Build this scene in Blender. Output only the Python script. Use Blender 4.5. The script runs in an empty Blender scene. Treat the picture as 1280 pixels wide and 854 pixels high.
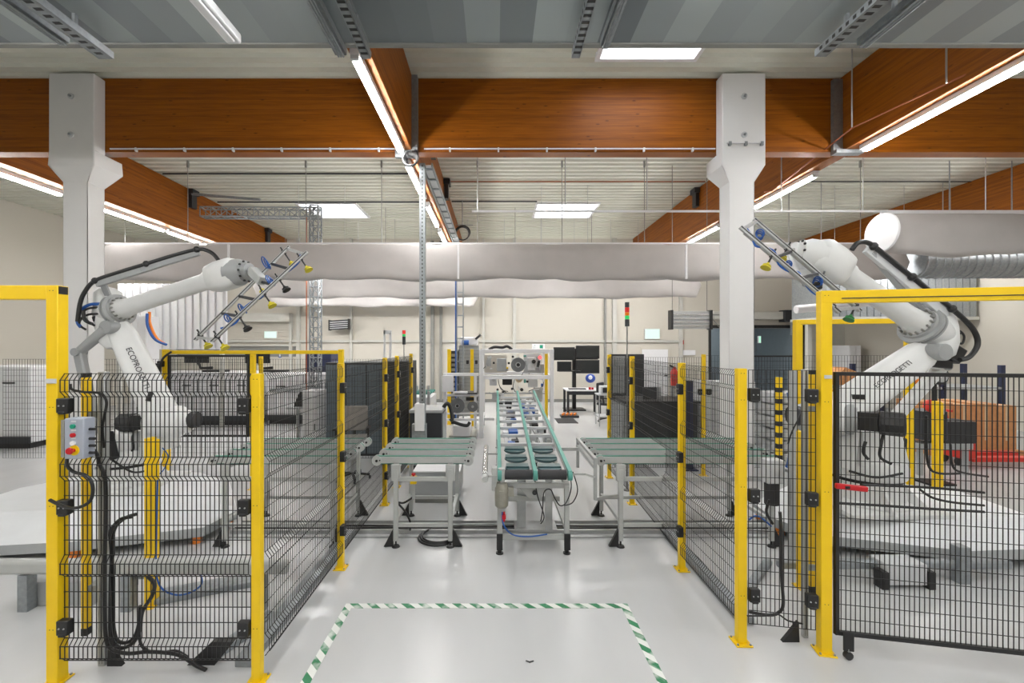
import bpy, bmesh, math, random
from mathutils import Vector, Matrix
random.seed(7)
C = bpy.context.scene.collection
PI = math.pi
F, CX, CY, H = 540.0, 619.0, 432.0, 2.2
V = Vector

def P(x, y, D):
    """world point seen at pixel x, y at distance D"""
    return V(((x-CX)*D/F, D, H-(y-CY)*D/F))

def lin(c):
    c = c/255.0
    return c/12.92 if c <= 0.04045 else ((c+0.055)/1.055)**2.4
def rgb(r, g, b): return (lin(r), lin(g), lin(b), 1.0)

# ------------------------------------------------------------ materials
MATS = {}
def mat(name, col, rough=0.5, metal=0.0, var=0.06, scale=6.0, bump=0.0, stretch=None, spec=None, emit=None, es=0.0, alpha=None, trans=0.0, coat=0.0):
    m = bpy.data.materials.new(name); m.use_nodes = True
    nt = m.node_tree; N = nt.nodes; L = nt.links
    b = N['Principled BSDF']
    b.inputs['Roughness'].default_value = rough
    b.inputs['Metallic'].default_value = metal
    if spec is not None: b.inputs['Specular IOR Level'].default_value = spec
    if coat: b.inputs['Coat Weight'].default_value = coat
    if trans: b.inputs['Transmission Weight'].default_value = trans
    if alpha is not None: b.inputs['Alpha'].default_value = alpha
    tc = N.new('ShaderNodeTexCoord'); mp = N.new('ShaderNodeMapping'); no = N.new('ShaderNodeTexNoise')
    if stretch: mp.inputs['Scale'].default_value = stretch
    L.new(tc.outputs['Object'], mp.inputs['Vector']); L.new(mp.outputs['Vector'], no.inputs['Vector'])
    no.inputs['Scale'].default_value = scale; no.inputs['Detail'].default_value = 3
    r = N.new('ShaderNodeValToRGB')
    c = col
    lo = tuple(max(0, x*(1-var)) for x in c[:3])+(1,)
    hi = tuple(min(1, x*(1+var)) for x in c[:3])+(1,)
    r.color_ramp.elements[0].position = .3; r.color_ramp.elements[1].position = .7
    r.color_ramp.elements[0].color = lo; r.color_ramp.elements[1].color = hi
    L.new(no.outputs['Fac'], r.inputs['Fac']); L.new(r.outputs['Color'], b.inputs['Base Color'])
    if bump:
        bp = N.new('ShaderNodeBump'); bp.inputs['Strength'].default_value = bump; bp.inputs['Distance'].default_value = .02
        L.new(no.outputs['Fac'], bp.inputs['Height']); L.new(bp.outputs['Normal'], b.inputs['Normal'])
    if emit:
        b.inputs['Emission Color'].default_value = emit; b.inputs['Emission Strength'].default_value = es
    MATS[name] = m
    return m

M_floor = mat('epoxy_floor', rgb(193,194,195), .25, var=.05, scale=.9, stretch=(2.2,.55,1))
M_wall = mat('cream_panel', rgb(196,191,180), .6, var=.02, scale=.4)
M_walltrim = mat('cream_trim', rgb(188,187,180), .55, var=.02)
M_dktrim = mat('grey_steel_trim', rgb(130,130,126), .5, var=.04)
M_deck = mat('white_roof_deck', rgb(205,205,192), .55, var=.03, scale=1.2)
M_column = mat('white_painted_concrete', rgb(221,220,219), .6, var=.02, scale=2)
M_alu = mat('aluminium_profile', rgb(176,178,178), .38, .55, var=.05, scale=20)
M_alu2 = mat('grey_painted_steel', rgb(172,174,172), .45, .0, var=.04, scale=9)
M_galv = mat('galvanised_steel', rgb(150,155,158), .42, .6, var=.12, scale=25)
M_yel = mat('yellow_powder_coat', rgb(236,196,0), .42, var=.03)
M_blk = mat('black_plastic', rgb(26,26,27), .45, var=.1)
M_wire = mat('black_coated_wire', rgb(22,22,23), .5, var=.1)
M_cable = mat('black_cable', rgb(24,24,25), .4, var=.1)
M_dark = mat('charcoal_panel', rgb(44,46,50), .45, var=.08)
M_navy = mat('navy_paint', rgb(34,42,74), .45)
M_robot = mat('robot_white_paint', rgb(212,213,212), .38, var=.02)
M_robotg = mat('robot_grey_paint', rgb(150,152,152), .42, var=.03)
M_plat = mat('platform_white', rgb(216,218,220), .4, var=.02)
M_platrim = mat('platform_rim_grey', rgb(164,167,168), .45, var=.03)
M_white = mat('white_enamel', rgb(222,222,224), .4, var=.02)
M_green = mat('green_belt', rgb(44,126,104), .5, var=.08)
M_teal = mat('teal_belt', rgb(78,146,134), .45, var=.08)
M_blue = mat('blue_hose', rgb(36,86,160), .4, var=.1)
M_red = mat('red_plastic', rgb(184,18,28), .35, var=.05)
M_redp = mat('red_paint', rgb(206,52,38), .4, var=.06)
M_orange = mat('orange_plastic', rgb(230,130,40), .45, var=.05)
M_card = mat('cardboard', rgb(196,140,92), .8, var=.1, scale=12)
M_fabric = mat('duct_fabric', rgb(178,174,172), .85, var=.03, scale=3, bump=.12)
M_rubber = mat('dark_rubber', rgb(48,48,50), .7, var=.1)
M_steel = mat('bright_steel', rgb(190,190,190), .25, .9, var=.03)
M_screen = mat('dark_screen', rgb(40,42,42), .25, var=.05)
M_boxgrey = mat('control_box_grey', rgb(158,164,176), .45, var=.03)
M_lampoff = mat('lamp_housing', rgb(196,198,200), .4, var=.02)
M_gbtn = mat('green_button', rgb(20,140,110), .35)
M_reel = mat('grey_foil_reel', rgb(110,112,114), .4, .3, var=.08, scale=18)
M_tan = mat('tan_reel', rgb(206,184,150), .6, var=.05)
M_greycab = mat('light_grey_cabinet', rgb(160,163,164), .5, var=.03)
M_blueSign = mat('blue_sign', rgb(40,70,150), .5)
M_copper = mat('copper_pipe', rgb(170,96,60), .4, .2)
M_slate = mat('slate_wall', rgb(104,116,124), .6, var=.03)
M_olive = mat('olive_steel', rgb(146,144,134), .4, .3, var=.1, scale=14)
M_pan = mat('dark_teal_pan', rgb(64,92,96), .3, .2, var=.12)

def emis(name, col, s):
    m = bpy.data.materials.new(name); m.use_nodes = True
    nt = m.node_tree; nt.nodes.clear()
    e = nt.nodes.new('ShaderNodeEmission'); o = nt.nodes.new('ShaderNodeOutputMaterial')
    e.inputs['Color'].default_value = col; e.inputs['Strength'].default_value = s
    nt.links.new(e.outputs[0], o.inputs['Surface']); return m
M_led = emis('led_tube', (1.0,.985,.965,1), 105)
M_exit = emis('exit_sign_light', (.55,1.0,.75,1), 1.1)
M_exitw = emis('exit_sign_white_light', (.78,1.0,.88,1), 1.1)
M_sred = mat('signal_red', rgb(200,30,24), .3, emit=(1,.05,.03,1), es=.15)
M_sor = mat('signal_orange', rgb(240,130,20), .3)
M_sgr = mat('signal_green', rgb(40,190,90), .3, emit=(.05,1,.3,1), es=.15)
M_redlit = emis('red_indicator_light', (1,.1,.1,1), 2.2)

def wood():
    m = bpy.data.materials.new('glulam_timber'); m.use_nodes = True
    nt = m.node_tree; N = nt.nodes; L = nt.links; b = N['Principled BSDF']
    tc = N.new('ShaderNodeTexCoord'); sep = N.new('ShaderNodeSeparateXYZ'); L.new(tc.outputs['Object'], sep.inputs[0])
    # lamellae 4 cm high: brightness changes from one to the next
    d = N.new('ShaderNodeMath'); d.operation = 'DIVIDE'; d.inputs[1].default_value = .045; L.new(sep.outputs['Z'], d.inputs[0])
    fl = N.new('ShaderNodeMath'); fl.operation = 'FLOOR'; L.new(d.outputs[0], fl.inputs[0])
    wn = N.new('ShaderNodeTexWhiteNoise'); wn.noise_dimensions = '1D'; L.new(fl.outputs[0], wn.inputs['W'])
    mp = N.new('ShaderNodeMapping'); mp.inputs['Scale'].default_value = (.7,.7,14); L.new(tc.outputs['Object'], mp.inputs['Vector'])
    no = N.new('ShaderNodeTexNoise'); no.inputs['Scale'].default_value = 3; no.inputs['Detail'].default_value = 5; L.new(mp.outputs[0], no.inputs['Vector'])
    ad = N.new('ShaderNodeMath'); ad.operation = 'ADD'; L.new(no.outputs['Fac'], ad.inputs[0])
    ml = N.new('ShaderNodeMath'); ml.operation = 'MULTIPLY'; ml.inputs[1].default_value = .3; L.new(wn.outputs['Value'], ml.inputs[0]); L.new(ml.outputs[0], ad.inputs[1])
    r = N.new('ShaderNodeValToRGB'); r.color_ramp.elements[0].position = .3; r.color_ramp.elements[1].position = 1.0
    r.color_ramp.elements[0].color = rgb(116,58,2); r.color_ramp.elements[1].color = rgb(162,92,8)
    L.new(ad.outputs[0], r.inputs['Fac'])
    # knots
    mp2 = N.new('ShaderNodeMapping'); mp2.inputs['Scale'].default_value = (1.6,1.6,5); L.new(tc.outputs['Object'], mp2.inputs['Vector'])
    vo = N.new('ShaderNodeTexVoronoi'); vo.inputs['Scale'].default_value = 2.0; L.new(mp2.outputs[0], vo.inputs['Vector'])
    kr = N.new('ShaderNodeValToRGB'); kr.color_ramp.elements[0].position = .05; kr.color_ramp.elements[1].position = .13
    kr.color_ramp.elements[0].color = (.42,.36,.32,1); kr.color_ramp.elements[1].color = (1,1,1,1)
    L.new(vo.outputs['Distance'], kr.inputs['Fac'])
    mx = N.new('ShaderNodeMixRGB'); mx.blend_type = 'MULTIPLY'; mx.inputs['Fac'].default_value = .9
    L.new(r.outputs['Color'], mx.inputs['Color1']); L.new(kr.outputs['Color'], mx.inputs['Color2']); L.new(mx.outputs[0], b.inputs['Base Color'])
    b.inputs['Roughness'].default_value = .5; b.inputs['Specular IOR Level'].default_value = .3
    return m
M_wood = wood()

def soffit_mat():
    m = bpy.data.materials.new('galvanised_soffit_sheets'); m.use_nodes = True
    nt = m.node_tree; N = nt.nodes; L = nt.links; b = N['Principled BSDF']
    tc = N.new('ShaderNodeTexCoord'); sep = N.new('ShaderNodeSeparateXYZ'); L.new(tc.outputs['Object'], sep.inputs[0])
    d = N.new('ShaderNodeMath'); d.operation = 'DIVIDE'; d.inputs[1].default_value = .29; L.new(sep.outputs['X'], d.inputs[0])
    fl = N.new('ShaderNodeMath'); fl.operation = 'FLOOR'; L.new(d.outputs[0], fl.inputs[0])
    wn = N.new('ShaderNodeTexWhiteNoise'); wn.noise_dimensions = '1D'; L.new(fl.outputs[0], wn.inputs['W'])
    r = N.new('ShaderNodeValToRGB'); r.color_ramp.elements[0].color = rgb(112,118,122); r.color_ramp.elements[1].color = rgb(166,174,174)
    L.new(wn.outputs['Value'], r.inputs['Fac']); L.new(r.outputs['Color'], b.inputs['Base Color'])
    b.inputs['Roughness'].default_value = .38; b.inputs['Metallic'].default_value = .35
    return m
M_soffit = soffit_mat()

def tape_mat():
    m = bpy.data.materials.new('green_white_hazard_tape'); m.use_nodes = True
    nt = m.node_tree; N = nt.nodes; L = nt.links; b = N['Principled BSDF']
    tc = N.new('ShaderNodeTexCoord'); sep = N.new('ShaderNodeSeparateXYZ'); L.new(tc.outputs['Object'], sep.inputs[0])
    a = N.new('ShaderNodeMath'); a.operation = 'ADD'; L.new(sep.outputs['X'], a.inputs[0]); L.new(sep.outputs['Y'], a.inputs[1])
    d = N.new('ShaderNodeMath'); d.operation = 'DIVIDE'; d.inputs[1].default_value = .145; L.new(a.outputs[0], d.inputs[0])
    fr = N.new('ShaderNodeMath'); fr.operation = 'FRACT'; L.new(d.outputs[0], fr.inputs[0])
    g = N.new('ShaderNodeMath'); g.operation = 'GREATER_THAN'; g.inputs[1].default_value = .5; L.new(fr.outputs[0], g.inputs[0])
    no = N.new('ShaderNodeTexNoise'); no.inputs['Scale'].default_value = 9; L.new(tc.outputs['Object'], no.inputs['Vector'])
    wr = N.new('ShaderNodeValToRGB'); wr.color_ramp.elements[0].position = .32; wr.color_ramp.elements[1].position = .5
    wr.color_ramp.elements[0].color = (.25,.25,.25,1)
    L.new(no.outputs['Fac'], wr.inputs['Fac'])
    mu = N.new('ShaderNodeMath'); mu.operation = 'MULTIPLY'; L.new(g.outputs[0], mu.inputs[0]); L.new(wr.outputs['Color'], mu.inputs[1])
    mx = N.new('ShaderNodeMixRGB'); mx.inputs['Color1'].default_value = rgb(224,226,222); mx.inputs['Color2'].default_value = rgb(48,124,84)
    L.new(mu.outputs[0], mx.inputs['Fac']); L.new(mx.outputs[0], b.inputs['Base Color']); b.inputs['Roughness'].default_value = .5
    return m
M_tape = tape_mat()

# ------------------------------------------------------------ objects
MW = {}       # world matrices of the empties made here
def thing(name, label, cat, loc=(0,0,0), rotz=0.0, group=None):
    o = bpy.data.objects.new(name, None); C.objects.link(o)
    o.empty_display_size = .1
    o.location = loc; o.rotation_euler = (0,0,rotz)
    o['label'] = label; o['category'] = cat
    if group: o['group'] = group
    MW[o.name] = Matrix.Translation(V(loc)) @ Matrix.Rotation(rotz, 4, 'Z')
    return o
def tag(o, label, cat, group=None, kind=None):
    o['label'] = label; o['category'] = cat
    if group: o['group'] = group
    if kind: o['kind'] = kind
    return o

def frame_of(d, up=V((0,0,1))):
    d = d.normalized()
    if abs(d.dot(up)) > .98: up = V((0,1,0))
    x = up.cross(d).normalized(); y = d.cross(x).normalized()
    return x, y, d

class MB:
    def __init__(s): s.v = []; s.f = []
    def add(s, vs, fs):
        n = len(s.v); s.v += [V(p) for p in vs]; s.f += [tuple(i+n for i in f) for f in fs]; return s
    def box(s, x0, x1, y0, y1, z0, z1):
        return s.add([(x0,y0,z0),(x1,y0,z0),(x1,y1,z0),(x0,y1,z0),(x0,y0,z1),(x1,y0,z1),(x1,y1,z1),(x0,y1,z1)],
                     [(0,3,2,1),(4,5,6,7),(0,1,5,4),(1,2,6,5),(2,3,7,6),(3,0,4,7)])
    def cbox(s, c, sx, sy, sz): return s.box(c[0]-sx/2,c[0]+sx/2,c[1]-sy/2,c[1]+sy/2,c[2]-sz/2,c[2]+sz/2)
    def bar(s, p0, p1, w, h=None, up=V((0,0,1)), caps=True, w1=None, h1=None):
        p0 = V(p0); p1 = V(p1); h = h or w; w1 = w1 or w; h1 = h1 or h
        x, y, d = frame_of(p1-p0, up)
        vs = [p0+x*a*w/2+y*b*h/2 for a,b in ((-1,-1),(1,-1),(1,1),(-1,1))] + [p1+x*a*w1/2+y*b*h1/2 for a,b in ((-1,-1),(1,-1),(1,1),(-1,1))]
        fs = [(0,1,5,4),(1,2,6,5),(2,3,7,6),(3,0,4,7)]
        if caps: fs += [(3,2,1,0),(4,5,6,7)]
        return s.add(vs, fs)
    def poly(s, pts, w, h=None):
        for a, b in zip(pts, pts[1:]): s.bar(a, b, w, h)
        return s
    def tube(s, pts, r, n=8, closed=False, rs=None, caps=True):
        pts = [V(p) for p in pts]; k = len(pts); vs = []; fs = []
        prev = None
        for i, p in enumerate(pts):
            if closed: t = pts[(i+1)%k]-pts[i-1]
            else: t = pts[min(i+1,k-1)]-pts[max(i-1,0)]
            if t.length < 1e-9: t = V((0,0,1))
            t.normalize()
            if prev is None: x, y, _ = frame_of(t)
            else:
                x = prev-t*prev.dot(t)
                if x.length < 1e-6: x, y, _ = frame_of(t)
                x.normalize(); y = t.cross(x)
            prev = x; rr = rs[i] if rs else r
            for j in range(n):
                a = 2*PI*j/n; vs.append(p+x*math.cos(a)*rr+y*math.sin(a)*rr)
        m = k if closed else k-1
        for i in range(m):
            for j in range(n):
                a = i*n+j; b = i*n+(j+1)%n; c = ((i+1)%k)*n+(j+1)%n; d = ((i+1)%k)*n+j
                fs.append((a,b,c,d))
        if not closed and caps: fs += [tuple(reversed(range(n))), tuple(range((k-1)*n, k*n))]
        return s.add(vs, fs)
    def cyl(s, p0, p1, r, r1=None, n=20):
        return s.tube([p0, p1], r, n, rs=[r, r if r1 is None else r1])
    def lathe(s, p, d, prof, n=28):
        p = V(p); x, y, d = frame_of(V(d)); vs = []; fs = []
        for t, r in prof:
            for j in range(n):
                a = 2*PI*j/n; vs.append(p+d*t+x*math.cos(a)*r+y*math.sin(a)*r)
        for i in range(len(prof)-1):
            for j in range(n):
                fs.append((i*n+j, i*n+(j+1)%n, (i+1)*n+(j+1)%n, (i+1)*n+j))
        fs += [tuple(reversed(range(n))), tuple(range((len(prof)-1)*n, len(prof)*n))]
        return s.add(vs, fs)
    def ring(s, c, axis, R, r, n=28, m=8):
        x, y, d = frame_of(V(axis)); c = V(c)
        return s.tube([c+x*math.cos(2*PI*i/n)*R+y*math.sin(2*PI*i/n)*R for i in range(n)], r, m, closed=True)
    def prism(s, poly, off):
        k = len(poly); off = V(off); vs = [V(p) for p in poly]+[V(p)+off for p in poly]
        fs = [tuple(range(k)), tuple(reversed(range(k, 2*k)))]+[(i,(i+1)%k+0,(i+1)%k+k,i+k) for i in range(k)]
        return s.add(vs, fs)
    def ball(s, c, r, n=14, sc=(1,1,1)):
        c = V(c); vs = []; fs = []; m = n//2
        for i in range(m+1):
            a = PI*i/m
            for j in range(n):
                b = 2*PI*j/n
                vs.append(c+V((math.sin(a)*math.cos(b)*sc[0], math.sin(a)*math.sin(b)*sc[1], math.cos(a)*sc[2]))*r)
        for i in range(m):
            for j in range(n): fs.append((i*n+j,(i+1)*n+j,(i+1)*n+(j+1)%n,i*n+(j+1)%n))
        return s.add(vs, fs)
    def build(s, name, m, parent=None, bevel=0.0, local=False, sharp=32, label=None, seg=2):
        me = bpy.data.meshes.new(name)
        if parent is not None:
            if not local:
                inv = MW[parent.name].inverted(); vs = [inv @ p for p in s.v]
            else: vs = s.v
            o = bpy.data.objects.new(name, me)
        else:
            xs = [p.x for p in s.v]; ys = [p.y for p in s.v]; zs = [p.z for p in s.v]
            c = V(((min(xs)+max(xs))/2, (min(ys)+max(ys))/2, min(zs)))
            vs = [p-c for p in s.v]
            o = bpy.data.objects.new(name, me); o.location = c
        me.from_pydata([tuple(p) for p in vs], [], s.f)
        bm = bmesh.new(); bm.from_mesh(me); bmesh.ops.remove_doubles(bm, verts=bm.verts, dist=1e-6)
        bmesh.ops.recalc_face_normals(bm, faces=bm.faces); bm.to_mesh(me); bm.free()
        for p in me.polygons: p.use_smooth = True
        me.set_sharp_from_angle(angle=math.radians(sharp))
        if isinstance(m, (list, tuple)):
            for q in m: me.materials.append(q)
        else: me.materials.append(m)
        C.objects.link(o)
        if parent is not None:
            o.parent = parent; MW[o.name] = MW[parent.name].copy()
        else: MW[o.name] = Matrix.Translation(o.location)
        if bevel:
            b = o.modifiers.new('bevel', 'BEVEL'); b.width = bevel; b.segments = seg; b.limit_method = 'ANGLE'; b.angle_limit = math.radians(40)
            b.harden_normals = False
        if label: o['label'] = label
        return o
def struct(o, ): o['kind'] = 'structure'; return o

def spline(pts, k=6):
    pts = [V(p) for p in pts]; out = []
    for i in range(len(pts)-1):
        p0 = pts[max(i-1,0)]; p1 = pts[i]; p2 = pts[i+1]; p3 = pts[min(i+2,len(pts)-1)]
        for j in range(k):
            t = j/k
            out.append(.5*((2*p1)+(-p0+p2)*t+(2*p0-5*p1+4*p2-p3)*t*t+(-p0+3*p1-3*p2+p3)*t**3))
    out.append(pts[-1]); return out

def copy_tree(o, parent=None):
    c = o.copy(); C.objects.link(c)
    MW[c.name] = MW[o.name].copy()
    if parent is not None: c.parent = parent
    for ch in list(o.children): copy_tree(ch, c)
    return c
def place(c, loc, rotz=0.0, label=None, group=None):
    c.location = loc; c.rotation_euler = (0,0,rotz)
    MW[c.name] = Matrix.Translation(V(loc)) @ Matrix.Rotation(rotz, 4, 'Z')
    if label: c['label'] = label
    if group: c['group'] = group
    return c

def text_mesh(name, txt, size, origin, xdir, ydir, m, parent=None, label=None, align='CENTER', depth=.001):
    cu = bpy.data.curves.new(name+'_curve', 'FONT'); cu.body = txt; cu.size = size; cu.align_x = align; cu.align_y = 'CENTER'; cu.extrude = depth
    tmp = bpy.data.objects.new(name+'_tmp', cu); C.objects.link(tmp)
    dg = bpy.context.evaluated_depsgraph_get(); me = bpy.data.meshes.new_from_object(tmp.evaluated_get(dg))
    bpy.data.objects.remove(tmp)
    x = V(xdir).normalized(); y = V(ydir); y = (y-x*y.dot(x)).normalized(); z = x.cross(y)
    Mx = Matrix.Translation(V(origin)) @ Matrix((x,y,z)).transposed().to_4x4()
    inv = MW[parent.name].inverted() if parent is not None else Matrix.Identity(4)
    me.transform(inv @ Mx); me.materials.clear(); me.materials.append(m); me.name = name
    o = bpy.data.objects.new(name, me); C.objects.link(o)
    if parent is not None: o.parent = parent
    if label: o['label'] = label
    return o
# ============================================================ camera, world
cam = bpy.data.objects.new('camera', bpy.data.cameras.new('camera')); C.objects.link(cam)
cam.location = (0,0,H); cam.rotation_euler = (PI/2,0,0)
cam.data.sensor_width = 36; cam.data.lens = F/1280*36
cam.data.shift_x = (640-CX)/1280; cam.data.shift_y = (CY-427)/1280
cam.data.clip_start = .05
bpy.context.scene.camera = cam
sc = bpy.context.scene
sc.view_settings.view_transform = 'Standard'; sc.view_settings.look = 'None'
sc.view_settings.exposure = 0.0; sc.view_settings.gamma = 1.0; sc.view_settings.use_curve_mapping = False
w = bpy.data.worlds.new('sky'); sc.world = w; w.use_nodes = True
w.node_tree.nodes['Background'].inputs[0].default_value = (.92,.96,1,1)
w.node_tree.nodes['Background'].inputs[1].default_value = 9.0

# ============================================================ room shell
XL, XR, YF, YB, ZC = -14.0, 13.5, -5.0, 16.8, 6.35
struct(MB().box(XL-.2, XR+.2, YF-.2, YB+.2, -.2, 0).build('floor', M_floor))
struct(MB().box(XL-.2, XL, YF, YB, 0, ZC+.1).build('wall_left', M_wall))
struct(MB().box(XR, XR+.2, YF, YB, 0, ZC+.1).build('wall_right', M_wall))
struct(MB().box(XL, XR, YF-.2, YF, 0, ZC+.1).build('wall_front', M_wall))
# back wall with a door opening on the right and one at the left
bw = MB()
DX0, DX1, DZ = 8.35, 11.9, 2.87      # right gateway
bw.box(XL, DX0, YB, YB+.2, 0, ZC+.1); bw.box(DX1, XR, YB, YB+.2, 0, ZC+.1); bw.box(DX0, DX1, YB, YB+.2, DZ, ZC+.1)
struct(bw.build('wall_back', M_wall))
rm = MB().box(DX0-1.2, DX1+.2, YB+3.2, YB+3.3, 0, 3.4).box(DX0-1.3, DX0-1.2, YB+.2, YB+3.3, 0, 3.4).box(DX1+.2, DX1+.3, YB+.2, YB+3.3, 0, 3.4)
struct(rm.build('wall_back_room', M_slate))
struct(MB().box(DX0-1.3, DX1+.3, YB+.2, YB+3.3, -.1, 0).build('floor', M_floor))
struct(MB().box(DX0-1.3, DX1+.3, YB+.2, YB+3.3, 3.4, 3.5).build('ceiling', M_wall))

# corrugated roof deck with three skylight holes
HOLES = [(1.5,2.85,5.0,6.2), (1.25,3.0,12.6,13.9), (-5.75,-4.1,12.6,13.9)]
dk = MB(); pitch = .22; y = YF
while y < YB:
    prof = [(0,0),(.10,0),(.13,.05),(.19,.05),(.22,0)]
    for (a, za), (b, zb) in zip(prof, prof[1:]):
        ya, yb = y+a, y+b; ym = (ya+yb)/2
        xs = [XL]
        for hx0, hx1, hy0, hy1 in sorted(HOLES):
            if hy0 < ym < hy1: xs += [hx0, hx1]
        xs.append(XR)
        for i in range(0, len(xs), 2):
            dk.add([(xs[i],ya,ZC+za),(xs[i+1],ya,ZC+za),(xs[i+1],yb,ZC+zb),(xs[i],yb,ZC+zb)], [(0,1,2,3)])
    y += pitch
struct(dk.build('ceiling', M_deck, sharp=20))
for i, (a, b, c, d) in enumerate(HOLES):
    fr = MB(); z0, z1 = ZC-.04, ZC+.32; t = .06
    fr.box(a-t,a,c-t,d+t,z0,z1).box(b,b+t,c-t,d+t,z0,z1).box(a,b,c-t,c,z0,z1).box(a,b,d,d+t,z0,z1)
    o = struct(fr.build('window_%d' % (i+1), M_white))
    cr = MB().box((a+b)/2-.015,(a+b)/2+.015,c,d,z1-.03,z1)
    cr.build('glazing_bar', M_white, o)

# low sheet metal soffit above the camera
so = MB().box(XL, XR, YF, 3.87, 4.9, 4.96)
struct(so.build('ceiling', M_soffit))
so = MB().box(XL, XR, 3.85, 3.90, 4.885, 5.0)
struct(so.build('trim_1', M_dktrim))

# back wall posts and rails (part of the wall)
wt = MB(); D = YB
def bx(x0, x1, y0, y1, m_, dd=.06, Dw=YB):
    a = P(x0,y0,Dw); b = P(x1,y1,Dw); m_.box(a.x, b.x, Dw-dd, Dw-.001, b.z, a.z)
for x0, x1 in ((216,222),(372,376),(438,441),(603,606),(641,645),(765,770),(848,852),(1033,1054)):
    bx(x0, x1, 292, 500, wt, .12)
struct(wt.build('trim_2', M_walltrim))
wt = MB()
for y0, y1, x0, x1 in ((425,428,213,538),(425,428,553,850),(431,433,213,372),(424,427,1000,1035)):
    bx(x0, x1, y0, y1, wt, .08)
struct(wt.build('trim_3', M_walltrim))
wt = MB()
for x0, x1, y0, y1 in ((539,543,302,500),(550,553,302,500),(755,757,372,500),(1054,1059,340,500)):
    bx(x0, x1, y0, y1, wt, .14)
struct(wt.build('trim_4', M_dktrim))
wt = MB()
bx(1054,1215,417,424,wt,.12); bx(213,370,432,446,wt,.02)
struct(wt.build('trim_5', M_dktrim))
sk = MB().box(XL, DX0, YB-.03, YB-.001, 0, .12).box(DX1, XR, YB-.03, YB-.001, 0, .12)
struct(sk.build('baseboard_back', M_dktrim))

# left wall windows strip (pale glazing high up)
for i, yy in enumerate((7.0, 9.2)):
    f_ = MB().box(XL+.001, XL+.05, yy, yy+1.6, 3.0, 4.6)
    o = struct(f_.build('window_%d' % (4+i), M_white)); 
    MB().box(XL+.05, XL+.055, yy+.08, yy+1.52, 3.08, 4.52).build('pane', mat('pale_pane', rgb(186,200,216), .15), o)

r = thing('tube_lamp','unseen tube lamp added to brighten the room behind the doorway','lamp',(9.4,YB+1.8,3.3))  # lamp added out of view to lift the dark doorway interior
MB().box(8.6,10.2,YB+1.75,YB+1.85,3.33,3.4).build('housing', M_white, r); MB().box(8.65,10.15,YB+1.76,YB+1.84,3.3,3.33).build('light_tube', M_led, r)
a = P(948,433,YB+3.1); b = P(962,433,YB+3.1)
struct(MB().box(7.9,8.9,YB+3.12,YB+3.199,0,2.4).build('door_5', M_dktrim))
# gateway frame, roller shutter boxes
g = MB().box(DX0-.06,DX0,YB-.10,YB+.05,0,DZ+.08).box(DX1,DX1+.06,YB-.10,YB+.05,0,DZ+.08).box(DX0-.06,DX1+.06,YB-.10,YB+.05,DZ,DZ+.12)
struct(g.build('door_1', M_blk))
# roller door on the left
a = P(214,402,YB); b = P(366,396,YB)
g = MB().box(a.x, b.x, YB-.3, YB-.001, a.z-.02, b.z+.12)
o = struct(g.build('door_2', M_walltrim))
g = MB()
for k in range(9): g.box(a.x+.1, b.x-.1, YB-.06, YB-.001, 2.35+k*.09, 2.35+k*.09+.08)
g.build('slat_curtain', M_wall, o)
g = MB().box(a.x, a.x+.1, YB-.12, YB-.001, 0, a.z).box(b.x-.1, b.x, YB-.12, YB-.001, 0, a.z); g.build('guide_rail', M_walltrim, o)
# low doors behind
for x0, x1, n in ((362,371,3),(440,470,4)):
    pass
def wall_door(x0, x1, n, lab):
    a = P(x0, 434, YB); b = P(x1, 434, YB)
    o = struct(MB().box(a.x,b.x,YB-.05,YB-.001,.0,2.12).build('door_%d' % n, M_wall))
    MB().box(a.x+.06,b.x-.06,YB-.07,YB-.05,.02,2.05).build('leaf', M_white, o)
    MB().box(b.x-.2,b.x-.1,YB-.11,YB-.07,1.02,1.06).build('handle', M_blk, o)
wall_door(800, 836, 3, '')

# ============================================================ timber beams
def beam(name, label, x0, x1, y0, y1, z0=5.2, z1=6.35):
    o = MB().box(x0,x1,y0,y1,z0,z1-.004).build(name, M_wood, bevel=.008)
    tag(o, label, 'beam', 'glulam roof beams'); return o
beam('timber_beam', 'long orange timber beam running to the back above the aisle, over the pole', -1.50,-1.28,3.95,YB-.01)
beam('timber_beam', 'long orange timber beam to the right, running back over the right robot', 5.35,5.57,3.95,YB-.01)
beam('timber_beam', 'long orange timber beam at the far left behind the left column', -8.32,-8.10,6.92,YB-.01)
beam('timber_beam', 'far right timber beam seen small behind the hanging air duct', 12.0,12.22,6.92,YB-.01)
beam('timber_beam', 'big orange cross beam between the left column and the middle beam', -8.8,-1.505,6.70,6.90)
beam('timber_beam', 'big orange cross beam left and right of the white column with bolts', -1.275,5.345,6.70,6.90)
beam('timber_beam', 'short cross beam running out of the frame at the upper right', 5.575,XR-.01,6.70,6.90)
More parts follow.
